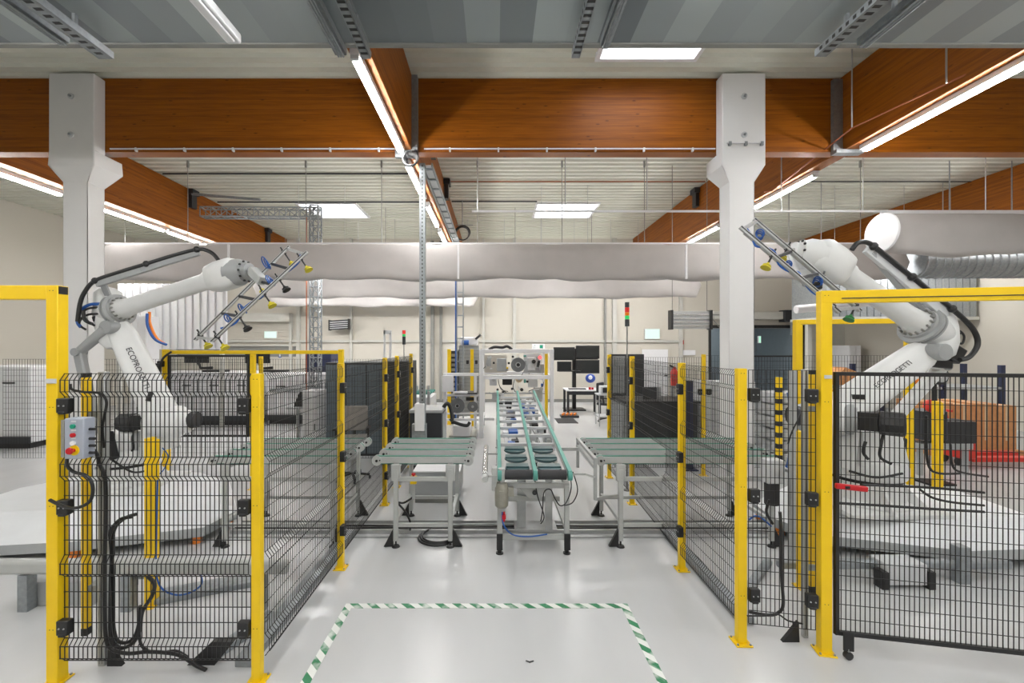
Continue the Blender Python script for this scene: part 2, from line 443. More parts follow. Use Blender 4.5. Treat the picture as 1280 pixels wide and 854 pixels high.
# steel hangers where beams meet
def tagged(mb, name, m, label, cat, group=None, **k):
    return tag(mb.build(name, m, **k), label, cat, group)
tagged(MB().box(-1.278,-1.19,6.60,6.695,5.1,6.34).box(-1.53,-1.19,6.60,6.66,5.08,5.19), 'beam_hanger', M_galv, 'grey steel hanger where the middle beam meets the cross beam', 'bracket')
tagged(MB().box(5.20,5.345,6.64,6.695,5.19,6.30).box(5.20,5.62,6.58,6.695,5.14,5.195), 'beam_hanger', M_galv, 'dark steel hanger on the right beam corner above the right lamp', 'bracket')
for x_, y_, lab in ((-8.05,11.4,'small steel bracket on the left beam above the lattice truss'),(-8.05,15.2,'small steel bracket far back on the left beam'),(-1.21,8.3,'small steel bracket on the middle beam just behind the cross beam'),(-1.21,10.7,'steel bracket on the right side of the middle beam'),(5.29,11.3,'steel bracket on the right beam left of the white column')):
    tagged(MB().box(x_-.045,x_+.045,y_,y_+.2,5.85,6.32).box(x_-.09,x_+.09,y_-.03,y_+.23,6.2,6.33), 'beam_bracket', M_dark, lab, 'bracket')
# conduits clipped on the cross beams
def conduit(x0, x1, lab):
    r = thing('conduit', lab, 'pipe', (x0, 6.67, 5.23))
    MB().cyl((x0,6.675,5.24),(x1,6.675,5.24),.012,n=8).build('pipe', M_white, r)
    k = x0+.4
    while k < x1: MB().box(k-.012,k+.012,6.66,6.70,5.20,5.255).build('clip', M_white, r); k += .75
conduit(-5.95,-1.55,'white conduit clipped under the left cross beam')
conduit(-1.1,3.4,'white conduit clipped under the middle cross beam')

# ============================================================ concrete columns
def column(xn0, xn1, hx0, hx1, sx0, sx1, side, label):
    r = thing('column', label, 'column', ((sx0+sx1)/2, 6.65, 0), group=None)
    mb = MB()
    mb.box(sx0, sx1, 6.50, 6.78, 0, 4.66)
    ztop, zc1, zc0 = 6.30, 5.14, 4.90
    mb.box(hx0, hx1, 6.50, 6.695, zc1, ztop)
    # corbel: block then taper down to the shaft
    mb.box(hx0, hx1, 6.50, 7.0, zc0+.02, zc1)
    a = [(hx0,6.50,zc0+.02),(hx1,6.50,zc0+.02),(hx1,7.0,zc0+.02),(hx0,7.0,zc0+.02)]
    b = [(sx0,6.50,4.66),(sx1,6.50,4.66),(sx1,6.78,4.66),(sx0,6.78,4.66)]
    mb.add(a+b, [(0,1,2,3),(7,6,5,4),(0,4,5,1),(1,5,6,2),(2,6,7,3),(3,7,4,0)])
    mb.build('shaft', M_column, r, bevel=.012)
    for z in (5.95, 5.37):
        MB().cyl(((hx0+hx1)/2,6.5,z),((hx0+hx1)/2,6.485,z),.045,n=18).build('washer', M_lampoff, r)
        MB().cyl(((hx0+hx1)/2,6.485,z),((hx0+hx1)/2,6.46,z),.018,n=6).build('bolt', M_galv, r)
    return r
cr_ = column(0,0,3.42,4.07,3.52,3.90,1,'white concrete column right of the aisle carrying the cross beam')
MB().box(3.48,4.03,6.47,6.5,5.235,5.25).build('conduit', M_white, cr_)
for x_ in (3.52,3.76,4.0): MB().box(x_-.02,x_+.02,6.465,6.5,5.2,5.26).build('clip', M_galv, cr_)
column(0,0,-6.72,-6.04,-6.5,-6.13,-1,'white concrete column at the left edge behind the left robot')

# ============================================================ LED lamps
def led(x, y0, y1, z, label, group='tube lamps under the beams'):
    r = thing('tube_lamp', label, 'lamp', (x, y0, z), group=group)
    MB().box(x-.05,x+.05,y0,y1,z+.03,z+.10).build('housing', M_white, r, bevel=.008)
    MB().box(x-.035,x+.035,y0+.04,y1-.04,z-.012,z+.03).build('light_tube', M_led, r, bevel=.01)
    MB().box(x-.04,x+.04,y0,y0+.04,z-.01,z+.03).build('end_cap', M_lampoff, r)
    return r
mid = ['nearest lit tube lamp on the middle beam, crossing the big cross beam','lit tube lamp just behind the cross beam left of the pole','lit tube lamp halfway back under the middle beam','lit tube lamp under the middle beam ending at the fabric duct','rearmost lit tube lamp under the middle beam']
for (a,b),l in zip(((4.35,6.52),(6.95,8.65),(9.0,10.6),(11.0,12.6),(13.2,14.8)), mid): led(-1.42,a,b,5.1,l)
rgt = ['large lit tube lamp at the upper right edge of the picture','lit tube lamp right of the white column','lit tube lamp left of the white column below the beam','rearmost lit tube lamp on the right beam']
for (a,b),l in zip(((4.3,6.47),(7.4,9.2),(10.6,12.3),(13.2,14.9)), rgt): led(5.5,a,b,5.1,l)
lft = ['lit tube lamp at the left edge behind the left column','lit tube lamp right of the left column below the orange beam','lit tube lamp under the left beam just above the duct','rearmost lit tube lamp on the left beam']
for (a,b),l in zip(((6.9,8.4),(9.1,11.0),(11.1,13.0),(13.3,15.0)), lft): led(-8.42,a,b,5.1,l)
for (a,b) in ((7.4,9.2),(10.6,12.3)): led(12.1,a,b,5.1,'lit tube lamp on the far right beam beyond the picture edge', 'tube lamps beyond the right edge')
# lamps added out of view, above and behind the camera, to brighten the hall
for x_ in (-8.4,-4.6,-1.42,1.8,5.5,9.0):
    for a in (-3.8,-1.2,1.4): led(x_,a,a+1.7,4.80,'unseen tube lamp added under the grey soffit to brighten the hall', 'added brightening lamps under the soffit behind the viewpoint')

# unseen lamps added behind the fabric ducts to brighten the back wall
for i, (x_, yl) in enumerate(((-10.2,11.2),(-6.3,14.2),(-3.9,14.2),(-1.5,14.2),(.9,14.2),(3.2,14.2),(5.3,14.2),(8.2,11.2),(11.2,11.2),(-4.5,11.2),(1.8,11.2))):
    zl = 3.93 if -7 < x_ < 0 and yl > 14 else 4.3
    r = thing('tube_lamp','tube lamp added out of sight behind the fabric ducts to brighten the back','lamp',(x_,yl,zl),group='added lamps hidden behind the ducts')
    MB().box(x_-.75,x_+.75,yl-.05,yl+.05,zl+.03,zl+.10).build('housing', M_white, r); MB().box(x_-.72,x_+.72,yl-.035,yl+.035,zl-.01,zl+.03).build('light_tube', M_led, r)
    for s in (-.6,.6): MB().cyl((x_+s,yl,zl+.1),(x_+s,yl,ZC),.006,n=6).build('wire', M_alu, r)
# cable trays under the soffit
def tray(x, y0, y1, z, w, label, perf):
    r = thing('cable_tray', label, 'tray', (x, y0, z))
    MB().box(x-w/2,x+w/2,y0,y1,z,z+.012).build('floor_sheet', M_galv, r)
    for s in (-1,1): MB().box(x+s*w/2-.006,x+s*w/2+.006,y0,y1,z,z+.06).build('side_flange', M_galv, r)
    if perf:
        mb = MB(); k = y1-.06
        while k > 1.5: mb.box(x-w/2-.008,x-w/2-.0065,k-.03,k,z+.016,z+.044).box(x-.03,x+.03,k-.03,k,z-.0015,z-.0005); k -= .07
        mb.build('perforation', M_blk, r)
    else:
        for q in (-.03,0,.03): MB().cyl((x+q*w/.12,y0,z-.012),(x+q*w/.12,y1,z-.012),.009,n=8).build('pipe', M_galv, r)
    for k in (y1-.3, y1-1.6): MB().box(x-.012,x+.012,k,k+.03,z+.06,4.898).build('hanger', M_galv, r)
tray(-3.42,-2,3.80,4.72,.12,'perforated cable tray at the upper left corner of the picture',True)
tray(-3.66,-2,3.66,4.76,.10,'thin pipe bundle beside the upper left cable tray',False)
tray(-1.13,-2,3.80,4.72,.07,'perforated cable tray right of the middle beam lamp',True)
tray(-1.37,-2,3.84,4.78,.09,'pipe bundle ending at the middle tube lamp',False)
tray(.71,-2,3.82,4.74,.06,'perforated cable tray left of the front skylight',True)
tray(.94,-2,3.70,4.76,.07,'pipe bundle beside the front skylight',False)
tray(2.86,-2,3.80,4.74,.09,'perforated cable tray above the right column',True)
tray(3.12,-2,3.66,4.74,.10,'pipe bundle right of the tray above the right column',False)
r = thing('tube_lamp', 'unlit white lamp housing under the grey soffit at the upper left', 'lamp', (-2.13,1.6,4.66))
MB().box(-2.19,-2.07,1.7,3.53,4.66,4.74).build('housing', M_lampoff, r, bevel=.015)
MB().box(-2.165,-2.095,1.75,3.48,4.64,4.66).build('diffuser', M_white, r, bevel=.008)
for k in (2.2,3.2): MB().box(-2.14,-2.12,k,k+.02,4.74,4.9).build('hanger', M_galv, r)

# ceiling pipes, rods
def pipe(pts, rr, m, label, cat='pipe', n=8):
    return tag(MB().tube(pts, rr, n).build('pipe', m), label, cat)
pipe([(-8.0,10.4,6.335),(-1.52,10.4,6.335)],.02,M_dark,'dark thin pipe under the roof left of the middle beam')
pipe([(-8.0,12.45,6.335),(-1.52,12.45,6.335)],.02,M_dark,'second dark pipe under the roof, in front of the left skylight')
pipe([(-1.25,10.9,6.335),(5.3,10.9,6.335)],.014,M_copper,'thin copper coloured pipe under the roof in the middle bay')
pipe([(-1.25,12.4,6.335),(1.2,12.4,6.335)],.02,M_dark,'dark pipe under the roof left of the middle skylight')
pipe([(5.6,10.9,6.335),(13.4,10.9,6.335)],.014,M_dark,'thin pipe under the roof in the right bay')
pipe([P(1210,92,4.9),P(1065,160,6.1),P(965,239,8.3),P(955,240,8.3)],.011,M_copper,'reddish conduit hanging below the right timber beam')
for x_, y_, z_ in ((1183,55,4.95),(1065,75,5.9),(977,92,7.2)):
    p = P({1183:1183,1065:1065,977:977}[x_], {1183:104,1065:159,977:223}[x_], {1183:5.0,1065:6.05,977:7.6}[x_])
    tag(MB().cyl(p,(p.x,p.y,ZC),.009,n=6).build('threaded_rod', M_alu), {1183:'nearest rod holding the reddish conduit at the right edge',1065:'rod holding the reddish conduit over the right lamp',977:'rod holding the reddish conduit right of the white column'}[x_], 'rod')
# ============================================================ fabric ducts
def duct(name, label, x0, x1, Y, ztop, r0, sag=.0, ends=True, wr=.03, seed=1, m=None, n=36):
    rnd = random.Random(seed)
    N_ = max(12, int((x1-x0)/.18)); vs = []; fs = []
    ph = [rnd.uniform(0,6.28) for _ in range(6)]
    for i in range(N_+1):
        t = i/N_; x = x0+(x1-x0)*t
        e = 1.0
        if ends:
            dd = min(x-x0, x1-x); e = min(1, .02+math.sqrt(max(0,1-(1-min(dd/.28,1))**2)))
        for j in range(n):
            a = 2*PI*j/n
            wob = wr*(math.sin(3*a+ph[0]+x*1.3)*.4+math.sin(2*a+ph[1]-x*2.1)*.5+math.sin(x*5+ph[2]+4*a)*.35)
            # seams every 2.6 m pull the cloth in a little
            sm = 1-.05*math.exp(-((x % 2.6)-1.3)**2*40)
            rr = r0*e*(sm)+wob*e*max(0, -math.cos(a)+.4)
            yy = math.copysign(abs(math.sin(a))**.6, math.sin(a))*(.13*min(1,e*1.2)+wob*.6); zz = math.copysign(abs(math.cos(a))**.75, math.cos(a))*rr
            yy *= .45+.55*(1-math.cos(a))/2*1.4
            if math.cos(a) < 0: zz *= 1+sag
            vs.append((x, Y+yy, ztop-r0*(1)+zz*(1 if e > .9 else 1)+(1-e)*r0*.0))
    for i in range(N_):
        for j in range(n): fs.append((i*n+j,(i+1)*n+j,(i+1)*n+(j+1)%n,i*n+(j+1)%n))
    fs += [tuple(range(n)), tuple(reversed(range(N_*n,(N_+1)*n)))]
    rt = thing(name, label, 'air duct', ((x0+x1)/2, Y, ztop-2*r0))
    MB().add(vs, fs).build('fabric_tube', m or M_fabric, rt, sharp=60)
    MB().box(x0-.02,x1+.02,Y-.015,Y+.015,ztop-.005,ztop+.03).build('rail', M_white, rt)
    return rt
d1 = duct('fabric_duct','white fabric air duct across the whole hall, the nearest of the long ones',-8.9,9.3,9.7,4.48,.40,.02)
for x_ in (287,573,857): 
    p = P(x_,305,9.32); q = P(x_,349,9.32); MB().box(p.x-.02,p.x+.02,9.27,9.30,q.z,p.z-.02).build('seam_strap', M_white, d1)
duct('fabric_duct','second fabric air duct, lower edge seen behind the front one',-7.3,6.2,13.0,4.40,.38,.02,seed=3)
duct('fabric_duct','rearmost fabric air duct, sagging edge seen left of the pole',-8.2,-.6,15.6,4.35,.36,.04,seed=5)
rd = duct('fabric_duct','short fabric duct with round white end cap at the right edge',6.62,13.2,7.4,4.46,.33,.1,seed=8)
MB().lathe((6.60,7.4,4.13),(1,0,0),[(-.01,.30),(.0,.325),(.03,.335)],n=36).build('end_cap', M_white, rd)
# metal part of the duct at the right
r = thing('spiral_duct','ribbed metal duct at the right edge joining the fabric duct','air duct',(10.3,9.9,3.7))
mb = MB(); prof = [(0,.34)]
for k in range(20): prof += [(.05+k*.17,.34),(.06+k*.17,.36),(.08+k*.17,.34)]
mb.lathe((9.35,9.7,4.06),(1,-.02,0),prof+[(3.6,.34)]); mb.build('spiral_tube', M_galv, r)
for k in (10.2,11.6): MB().cyl((k,9.7,4.4),(k,9.7,6.35),.012,n=6).build('hanger', M_galv, r)
# metal clad box behind
r = thing('metal_clad_enclosure','silver sheet metal enclosure high on the right behind the robot','enclosure',(10.9,13.0,3.0))
mb = MB(); 
for k in range(22): mb.box(9.2+k*.19,9.2+k*.19+.17,12.0,12.03,3.0,4.35)
mb.box(9.2,13.4,12.03,13.4,3.0,4.35); mb.build('cladding', M_galv, r)
MB().box(9.15,13.42,11.97,13.4,2.92,3.0).build('lower_rim', M_walltrim, r)
for k in (9.4,13.2): MB().box(k-.06,k+.06,12.9,13.02,0,2.92).build('leg', M_walltrim, r)
# ribbed white enclosure behind the left robot
r = thing('ribbed_partition','white ribbed partition behind the left robot forearm','partition',(-8.5,11.5,0))
mb = MB()
for k in range(14): mb.box(-10.0+k*.2,-10.0+k*.2+.12,11.5,11.56,2.1,3.85)
mb.box(-10.1,-7.2,11.56,11.62,2.1,3.85); mb.build('ribs', M_white, r)
for k in (-10.05,-7.3): MB().box(k-.04,k+.04,11.5,11.6,0,2.1).build('leg', M_walltrim, r)
# white rail above right
r = thing('hanging_rail','thin white rail hanging across the right half above the ducts','rail',(5.5,7.4,4.48))
MB().box(-.4,13.2,7.385,7.415,4.485,4.515).build('bar', M_white, r)
for x_ in (-.3,1.2,2.6,4.9,6.3,8.4): MB().cyl((x_,7.4,4.51),(x_,7.4,ZC),.008,n=6).build('rod', M_alu, r)
# hanger rods for the first long duct
rods = [(305,),(384,),(478,),(596,),(702,),(806,)]
for i, x_ in enumerate((-6.9,-4.25,-2.55,-.4,1.5,3.35,6.6,8.2)):
    tag(MB().cyl((x_,9.7,4.51),(x_,9.7,ZC),.008,n=6).box(x_-.02,x_+.02,9.68,9.72,6.2,6.35).build('hanger_rod', M_dktrim),
        ['leftmost','second from the left','third from the left','fourth from the left','fifth from the left','sixth from the left','seventh','rightmost'][i]+' of the thin rods holding the front fabric duct','rod','rods holding the front duct')
for i, x_ in enumerate((-5.9,-3.3,.6,2.9,7.8)):
    tag(MB().cyl((x_,13.0,4.43),(x_,13.0,ZC),.008,n=6).build('hanger_rod', M_dktrim), ['leftmost','second from the left','middle','second from the right','rightmost'][i]+' of the rods holding the second fabric duct behind the first','rod','rods holding the second duct')
# long white pipe lower right behind
tagged(MB().tube([P(995,387,11),P(1100,377,11),P(1215,372,11)],.10,16),'white_pipe',M_white,'thick white pipe sloping across the back right behind the yellow frame','pipe')
tag(MB().cyl((8.3,11,3.28),(8.3,11,ZC),.01,n=6).cyl((11.4,11,3.5),(11.4,11,ZC),.01,n=6).build('hanger_rod', M_alu),'pair of rods holding the thick white pipe at the back right','rod')

# ============================================================ lattice truss on the left
r = thing('lattice_truss','grey lattice truss arm and mast left of the aisle','truss',(-4.75,11.5,0))
def lattice(a, b, w, up, n, r_, parent, name):
    mb = MB(); a = V(a); b = V(b); x, y, d = frame_of(b-a, up)
    cs = [x*sx*w/2+y*sy*w/2 for sx, sy in ((-1,-1),(1,-1),(1,1),(-1,1))]
    for c in cs: mb.tube([a+c, b+c], r_, 6)
    L_ = (b-a).length
    for i in range(n+1):
        p = a+d*L_*i/n
        for k in range(4): mb.tube([p+cs[k], p+cs[(k+1)%4]], r_*.7, 5)
        if i < n:
            q = a+d*L_*(i+1)/n
            for k in range(4): mb.tube([p+cs[k], q+cs[(k+1)%4]], r_*.55, 5)
    return mb.build(name, M_galv, parent)
lattice((-4.78,11.5,0),(-4.78,11.5,5.9),.22,V((0,1,0)),22,.022,r,'mast')
lattice((-7.75,11.45,5.72),(-4.68,11.5,5.72),.24,V((0,0,1)),11,.02,r,'arm')
MB().box(-5.0,-4.56,11.3,11.7,0,.02).build('base_plate', M_galv, r)
MB().cyl((-8.0,11.4,6.2),(-6.2,11.4,6.05),.035,n=8).build('stay_bar', M_galv, r)
tag(MB().tube([(-4.98,11.4,0),(-4.98,11.4,5.8)],.015,6).build('pipe', M_copper),'thin copper pipe rising beside the lattice mast','pipe')
# galvanised pole right of the left fence
r = thing('galvanised_pole','tall galvanised perforated pole from floor to the middle beam','pole',(-1.16,6.9,0))
MB().box(-1.205,-1.115,6.86,6.95,0,5.1).build('channel', M_galv, r)
mb = MB(); k = .9
while k < 5.05: mb.box(-1.165,-1.150,6.857,6.8595,k,k+.028); k += .06
mb.build('perforation', M_blk, r)
MB().box(-1.27,-1.12,6.80,6.97,.85,1.28).build('junction_box', M_white, r, bevel=.01)
MB().box(-1.27,-1.05,6.78,7.0,0,.02).build('base_plate', M_galv, r)
MB().box(-1.32,-1.10,6.84,6.96,.3,.95).build('cable_channel', M_galv, r)
# ladder tray along the middle beam
r = thing('ladder_tray','cable ladder running back along the right side of the middle beam','tray',(-1.1,7.2,5.1))
for x_ in (-1.18,-1.02): MB().box(x_-.012,x_+.012,6.95,15.5,5.08,5.14).build('side_rail', M_galv, r)
mb = MB(); k = 7.1
while k < 15.4: mb.box(-1.17,-1.03,k,k+.04,5.09,5.11); k += .45
mb.build('rungs', M_galv, r)
MB().box(-1.16,-1.04,7.0,15.4,5.115,5.125).build('cover', M_white, r)
for i,(px,py,dd,rr,lab) in enumerate(((513,198,6.5,.12,'coil of black cable hanging at the top of the pole'),(578,291,12.2,.22,'coil of black cable hanging beside the far ladder tray'))):
    mb = MB(); c = P(px,py,dd)
    for k in range(6): mb.ring(c+V((0,k*.018,0)), (0.1,1,.1*(k-2)), rr-.009*k, .013, 30, 6)
    tag(mb.build('cable_coil', M_cable), lab, 'cable')
tagged(MB().cyl(P(578,291,12.25)+V((0,0,.2)), (P(578,291,12.25).x,12.2,6.3), .012,n=6).cyl(P(578,291,12.25)+V((-.2,0,.22)),P(578,291,12.25)+V((.3,0,.22)),.012,n=6),'coil_hanger',M_galv,'small hook rod holding the far cable coil','rod')
# vertical ladder tray at the back
r = thing('ladder_tray','narrow vertical cable ladder with blue pipe at the back, behind the aisle machine','tray',P(575,500,11.6))
b_ = P(575,350,11.6)
for s in (-1,1): MB().box(b_.x+s*.085-.015,b_.x+s*.085+.015,11.6,11.65,0,4.0).build('side_rail', M_galv, r)
mb = MB(); k = .2
while k < 3.95: mb.box(b_.x-.08,b_.x+.08,11.61,11.64,k,k+.035); k += .31
mb.build('rungs', M_galv, r)
MB().cyl((b_.x-.115,11.6,0),(b_.x-.115,11.6,4.0),.018,n=8).build('blue_pipe', M_blue, r)

# ============================================================ floor markings
mb = MB(); yb = 3.68; xl, xr, w_ = -1.27, 1.125, .065
mb.box(xl,xr,yb-w_,yb,.0005,.002); mb.box(xl,xl+w_,1.2,yb-w_,.0005,.002); mb.box(xr-w_,xr,1.2,yb-w_,.0005,.002)
tag(mb.build('floor_tape', M_tape), 'green and white hazard tape marking a rectangle on the aisle floor', 'tape')
c = P(662,827,3.0); mb = MB(); mb.tube([c+V((-.025,.008,0)), c+V((0,-.004,0)), c+V((.028,.006,0))], .004, 6)
for i in range(len(mb.v)): mb.v[i].z = mb.v[i].z - c.z+.005
tag(mb.build('rubber_scrap', M_rubber), 'small dark scrap lying on the floor inside the tape rectangle', 'scrap')

# ============================================================ fences
FOLDS = [(2.016,1.975,1.90,1.865),(1.47,1.43,1.352,1.315),(.83,.785,.717,.69),(.287,.25,.172,.14)]
def offz(z):
    for a, b, c, d in FOLDS:
        if d <= z <= a:
            if z > b: return .03*(a-z)/(a-b)
            if z >= c: return .03
            return .03*(z-d)/(c-d)
    return 0.0
def wire_mesh(p0, p1, nrm, z0, z1, folds=True, cuts=(), step=.03, hstep=.1, wr=.0034):
    """wires of one panel between floor points; cuts = (s0, s1, zlo, zhi) rectangular openings"""
    p0 = V(p0).to_3d(); p1 = V(p1).to_3d(); p0.z = p1.z = 0
    L_ = (p1-p0).length; d = (p1-p0)/L_; n = V((nrm[0],nrm[1],0)).normalized(); mb = MB()
    zs = [z0, z1]
    if folds:
        for f in FOLDS: zs += [q for q in f if z0 < q < z1]
    zs = sorted(set(zs))
    f = (lambda z: offz(z)) if folds else (lambda z: 0.0)
    N_ = max(1, round(L_/step))
    def seg(a, b):
        x = d*wr/2; y = n*wr/2
        vs = [a-x-y,a+x-y,a+x+y,a-x+y,b-x-y,b+x-y,b+x+y,b-x+y]
        mb.add(vs, [(0,1,5,4),(1,2,6,5),(2,3,7,6),(3,0,4,7)])
    for i in range(N_+1):
        s = L_*i/N_
        rng = [(z0, z1)]
        for s0, s1, lo, hi in cuts:
            if s0 < s < s1:
                new = []
                for a, b in rng:
                    if lo > a: new.append((a, min(b, lo)))
                    if hi < b: new.append((max(a, hi), b))
                rng = [q for q in new if q[1]-q[0] > .01]
        for a, b in rng:
            zz = [a]+[q for q in zs if a < q < b]+[b]
            for u, v_ in zip(zz, zz[1:]):
                seg(p0+d*s+n*f(u)+V((0,0,u)), p0+d*s+n*f(v_)+V((0,0,v_)))
    hz = []; k = z0+.002
    if folds:
        hz = [q for q in zs]
        fl = sorted(q for ff in FOLDS for q in (ff[0],ff[3]))
        for a, b in zip(fl[1::2], fl[2::2]):
            m_ = max(1, round((b-a)/hstep))
            hz += [a+(b-a)*j/m_ for j in range(1, m_)]
    else:
        m_ = max(1, round((z1-z0)/hstep)); hz = [z0+(z1-z0)*j/m_ for j in range(m_+1)]
    for c_ in cuts: hz += [c_[2], c_[3]]
    for z in hz:
        if z < z0-1e-6 or z > z1+1e-6: continue
        rs = [(0, L_)]
        for s0, s1, lo, hi in cuts:
            if lo+1e-4 < z < hi-1e-4:
                rs = [(a, min(b, s0)) for a, b in rs if s0 > a] + [(max(a, s1), b) for a, b in rs if s1 < b]
        for a, b in rs:
            if b-a < .02: continue
            q = n*(f(z)+wr)
            mb.bar(p0+d*a+q+V((0,0,z)), p0+d*b+q+V((0,0,z)), wr, wr)
    return mb
PG = 'yellow fence posts'
def clamp(parent, c, d, n, w=.075, h=.095):
    c = V(c); d = V(d); n = V(n)
    mb = MB(); mb.bar(c-V((0,0,h/2)), c+V((0,0,h/2)), .045, w, up=d)
    mb.bar(c-V((0,0,h/2+.008)), c+V((0,0,-h/2+.012)), .055, w*.6, up=d)
    o = mb.build('panel_clamp', M_blk, parent, bevel=.006)
    b2 = MB()
    for s in (-.016,.016): b2.cyl(c+d*s+n*.022, c+d*s+n*.027, .005, n=8)
    b2.build('bolts', M_alu, o)
def post(x, y, h, label, clamps=(), w=.058, dd=.052, rot=0.0, flange=.12, top=True, name='fence_post', group=PG):
    r = thing(name, label, 'post', (x, y, 0), rot, group)
    MB().box(-w/2,w/2,-dd/2,dd/2,.008,h).build('tube', M_yel, r, bevel=.004, local=True)
    MB().box(-flange/2,flange/2,-flange/2,flange/2,0,.010).build('base_flange', M_yel, r, bevel=.003, local=True)
    b = MB()
    for sx in (-1,1):
        for sy in (-1,1): b.cyl((sx*flange*.38,sy*flange*.38,.01),(sx*flange*.38,sy*flange*.38,.02),.008,n=6)
    b.build('anchor_bolts', M_galv, r, local=True)
    b = MB()
    for z in (h-.035, 1.80, 1.16, .36):
        if z < h:
            for s in (-.012,.010): b.cyl((s,-dd/2,z),(s,-dd/2-.0015,z),.0032,n=6)
    b.build('screw_holes', M_blk, r, local=True)
    for c, d, n in clamps: clamp(r, c, d, n)
    return r
# left front gate post and beam
g0 = post(-2.868,2.83,2.59,'tall yellow gate post at the far left edge beside the control box',
     [((-2.80,2.81,1.81),(1,0,0),(0,-1,0)),((-2.80,2.81,1.15),(1,0,0),(0,-1,0)),((-2.80,2.81,.37),(1,0,0),(0,-1,0))], w=.075, dd=.075)
MB().box(-4.84,-2.906,2.795,2.865,2.50,2.59).build('cross_beam', M_yel, g0, bevel=.004)
MB().box(-2.832,-2.828,2.80,2.86,2.535,2.585).build('end_plug', M_blk, g0)
MB().box(-2.90,-2.835,2.785,2.7925,1.955,1.985).build('sticker', M_lampoff, g0)
post(-4.88,2.83,2.5,'yellow gate post outside the left picture edge', group='posts outside the picture')
L1 = post(-1.556,2.83,2.016,'nearest yellow post of the left fence, at the corner of the left cell',
     [((-1.632,2.81,1.81),(1,0,0),(0,-1,0)),((-1.632,2.81,1.15),(1,0,0),(0,-1,0)),((-1.632,2.81,.36),(1,0,0),(0,-1,0))])
L2 = post(-1.525,4.27,2.025,'second yellow post along the left fence of the aisle',[((-1.485,4.22,z),(0,1,0),(1,0,0)) for z in (1.79,1.12,.40)])
L3 = post(-1.525,5.97,2.03,'third yellow post along the left fence, behind the left belt table',[((-1.49,5.92,z),(0,1,0),(1,0,0)) for z in (1.76,1.14,.42)])
L4 = post(-1.53,6.72,2.04,'fourth yellow post along the left fence, left of the dark cabinet',[((-1.49,6.68,z),(0,1,0),(1,0,0)) for z in (1.76,1.14)])
L5 = post(-1.53,7.85,2.05,'last yellow post at the far end of the left fence',[((-1.49,7.8,1.76),(0,1,0),(1,0,0))])
R1 = post(1.819,3.20,2.03,'nearest yellow post of the right fence, big and right of the tape',
     [((1.898,3.17,z),(1,0,0),(0,-1,0)) for z in (1.84,1.10,.37)], w=.066)
R2 = post(1.83,4.24,2.03,'second yellow post along the right fence of the aisle',[((1.79,4.19,z),(0,1,0),(-1,0,0)) for z in (1.78,1.12,.40)])
R3 = post(1.90,6.0,2.05,'third yellow post along the right fence, behind the right belt table',[((1.865,5.95,z),(0,1,0),(-1,0,0)) for z in (1.72,1.1)])
R4 = post(1.90,7.2,2.05,'last yellow post at the far end of the right fence, near the desk',[((1.865,7.15,z),(0,1,0),(-1,0,0)) for z in (1.8,1.1)])
R5 = post(3.52,7.3,2.05,'yellow post at the back of the right cell, left of the white column',[((3.45,7.28,1.42),(1,0,0),(0,-1,0)),((3.60,7.28,1.42),(1,0,0),(0,-1,0))])
# right gate: post, beam
dirR = V((1,-.195,0)).normalized()
R0 = post(2.36,3.10,2.59,'tall yellow gate post on the right with the red door switch',
     [((2.27,3.10,z),tuple(dirR),(-.19,-1,0)) for z in (1.84,1.10,.37)], w=.072, dd=.07, rot=-.19)
q0 = V((2.33,3.10,2.545)); q1 = q0+dirR*2.6
MB().bar(q0, q1, .06, .088).build('cross_beam', M_yel, R0, bevel=.004)
MB().bar(q0+dirR*.12+V((-.006,-.033,-.012)), q1+V((-.006,-.033,-.012)), .004, .006).build('beam_groove', M_dark, R0)
MB().box(2.332,2.385,3.057,3.062,1.965,1.99).build('sticker', M_lampoff, R0)
p_ = q0+dirR*2.66; post(p_.x,p_.y,2.5,'yellow gate post outside the right picture edge', rot=-.19, group='posts outside the picture')
# short light-curtain posts
def short_post(x, y, h, label, w=.066):
    r = thing('sensor_post', label, 'post', (x, y, 0))
    MB().box(-w/2,w*.2,-.04,.04,.008,h).build('front_tube', M_yel, r, local=True, bevel=.004)
    MB().box(w*.2,w/2,-.035,.045,.008,h-.02).build('side_tube', M_yel, r, local=True, bevel=.004)
    MB().box(-w*.8,w*.8,-.07,.07,0,.01).build('base_flange', M_yel, r, local=True)
    return r
# frame behind: yellow portal
G1 = post(4.48,6.4,2.58,'yellow post carrying the portal beam behind the right gate post', w=.10, dd=.08)
pA = V((4.44,6.4,2.545)); pB = V((5.73,6.06,2.545))
MB().bar(pA, pB, .05, .07).build('cross_beam', M_yel, G1, bevel=.004)
post(5.79,6.05,2.58,'yellow post behind the right robot arm, far end of the portal', w=.10, rot=-.25)
sp = short_post(2.79,3.92,1.42,'short yellow sensor post left of the right gate post')
# left door frame behind the robot
H0 = post(-5.05,6.62,2.14,'yellow door frame post behind the left robot', w=.08)
MB().box(-5.01,-2.40,6.59,6.65,2.07,2.125).build('cross_beam', M_yel, H0, bevel=.004)
post(-3.71,6.62,2.068,'yellow door frame post hidden behind the nearest left fence post', w=.07)
post(-2.36,6.62,2.14,'yellow door frame post behind the second left fence post', w=.08)
sp = short_post(-2.91,3.66,1.42,'short yellow sensor post in front of the left robot')
MB().box(-3.09,-3.02,3.6,3.66,.17,.37).build('junction_box', M_blk, sp, bevel=.006)
MB().box(-3.02,-2.95,3.62,3.66,.24,.30).build('bracket', M_galv, sp)
sp = short_post(6.35,6.2,1.40,'short yellow sensor post at the right edge in front of the cardboard boxes', w=.10)
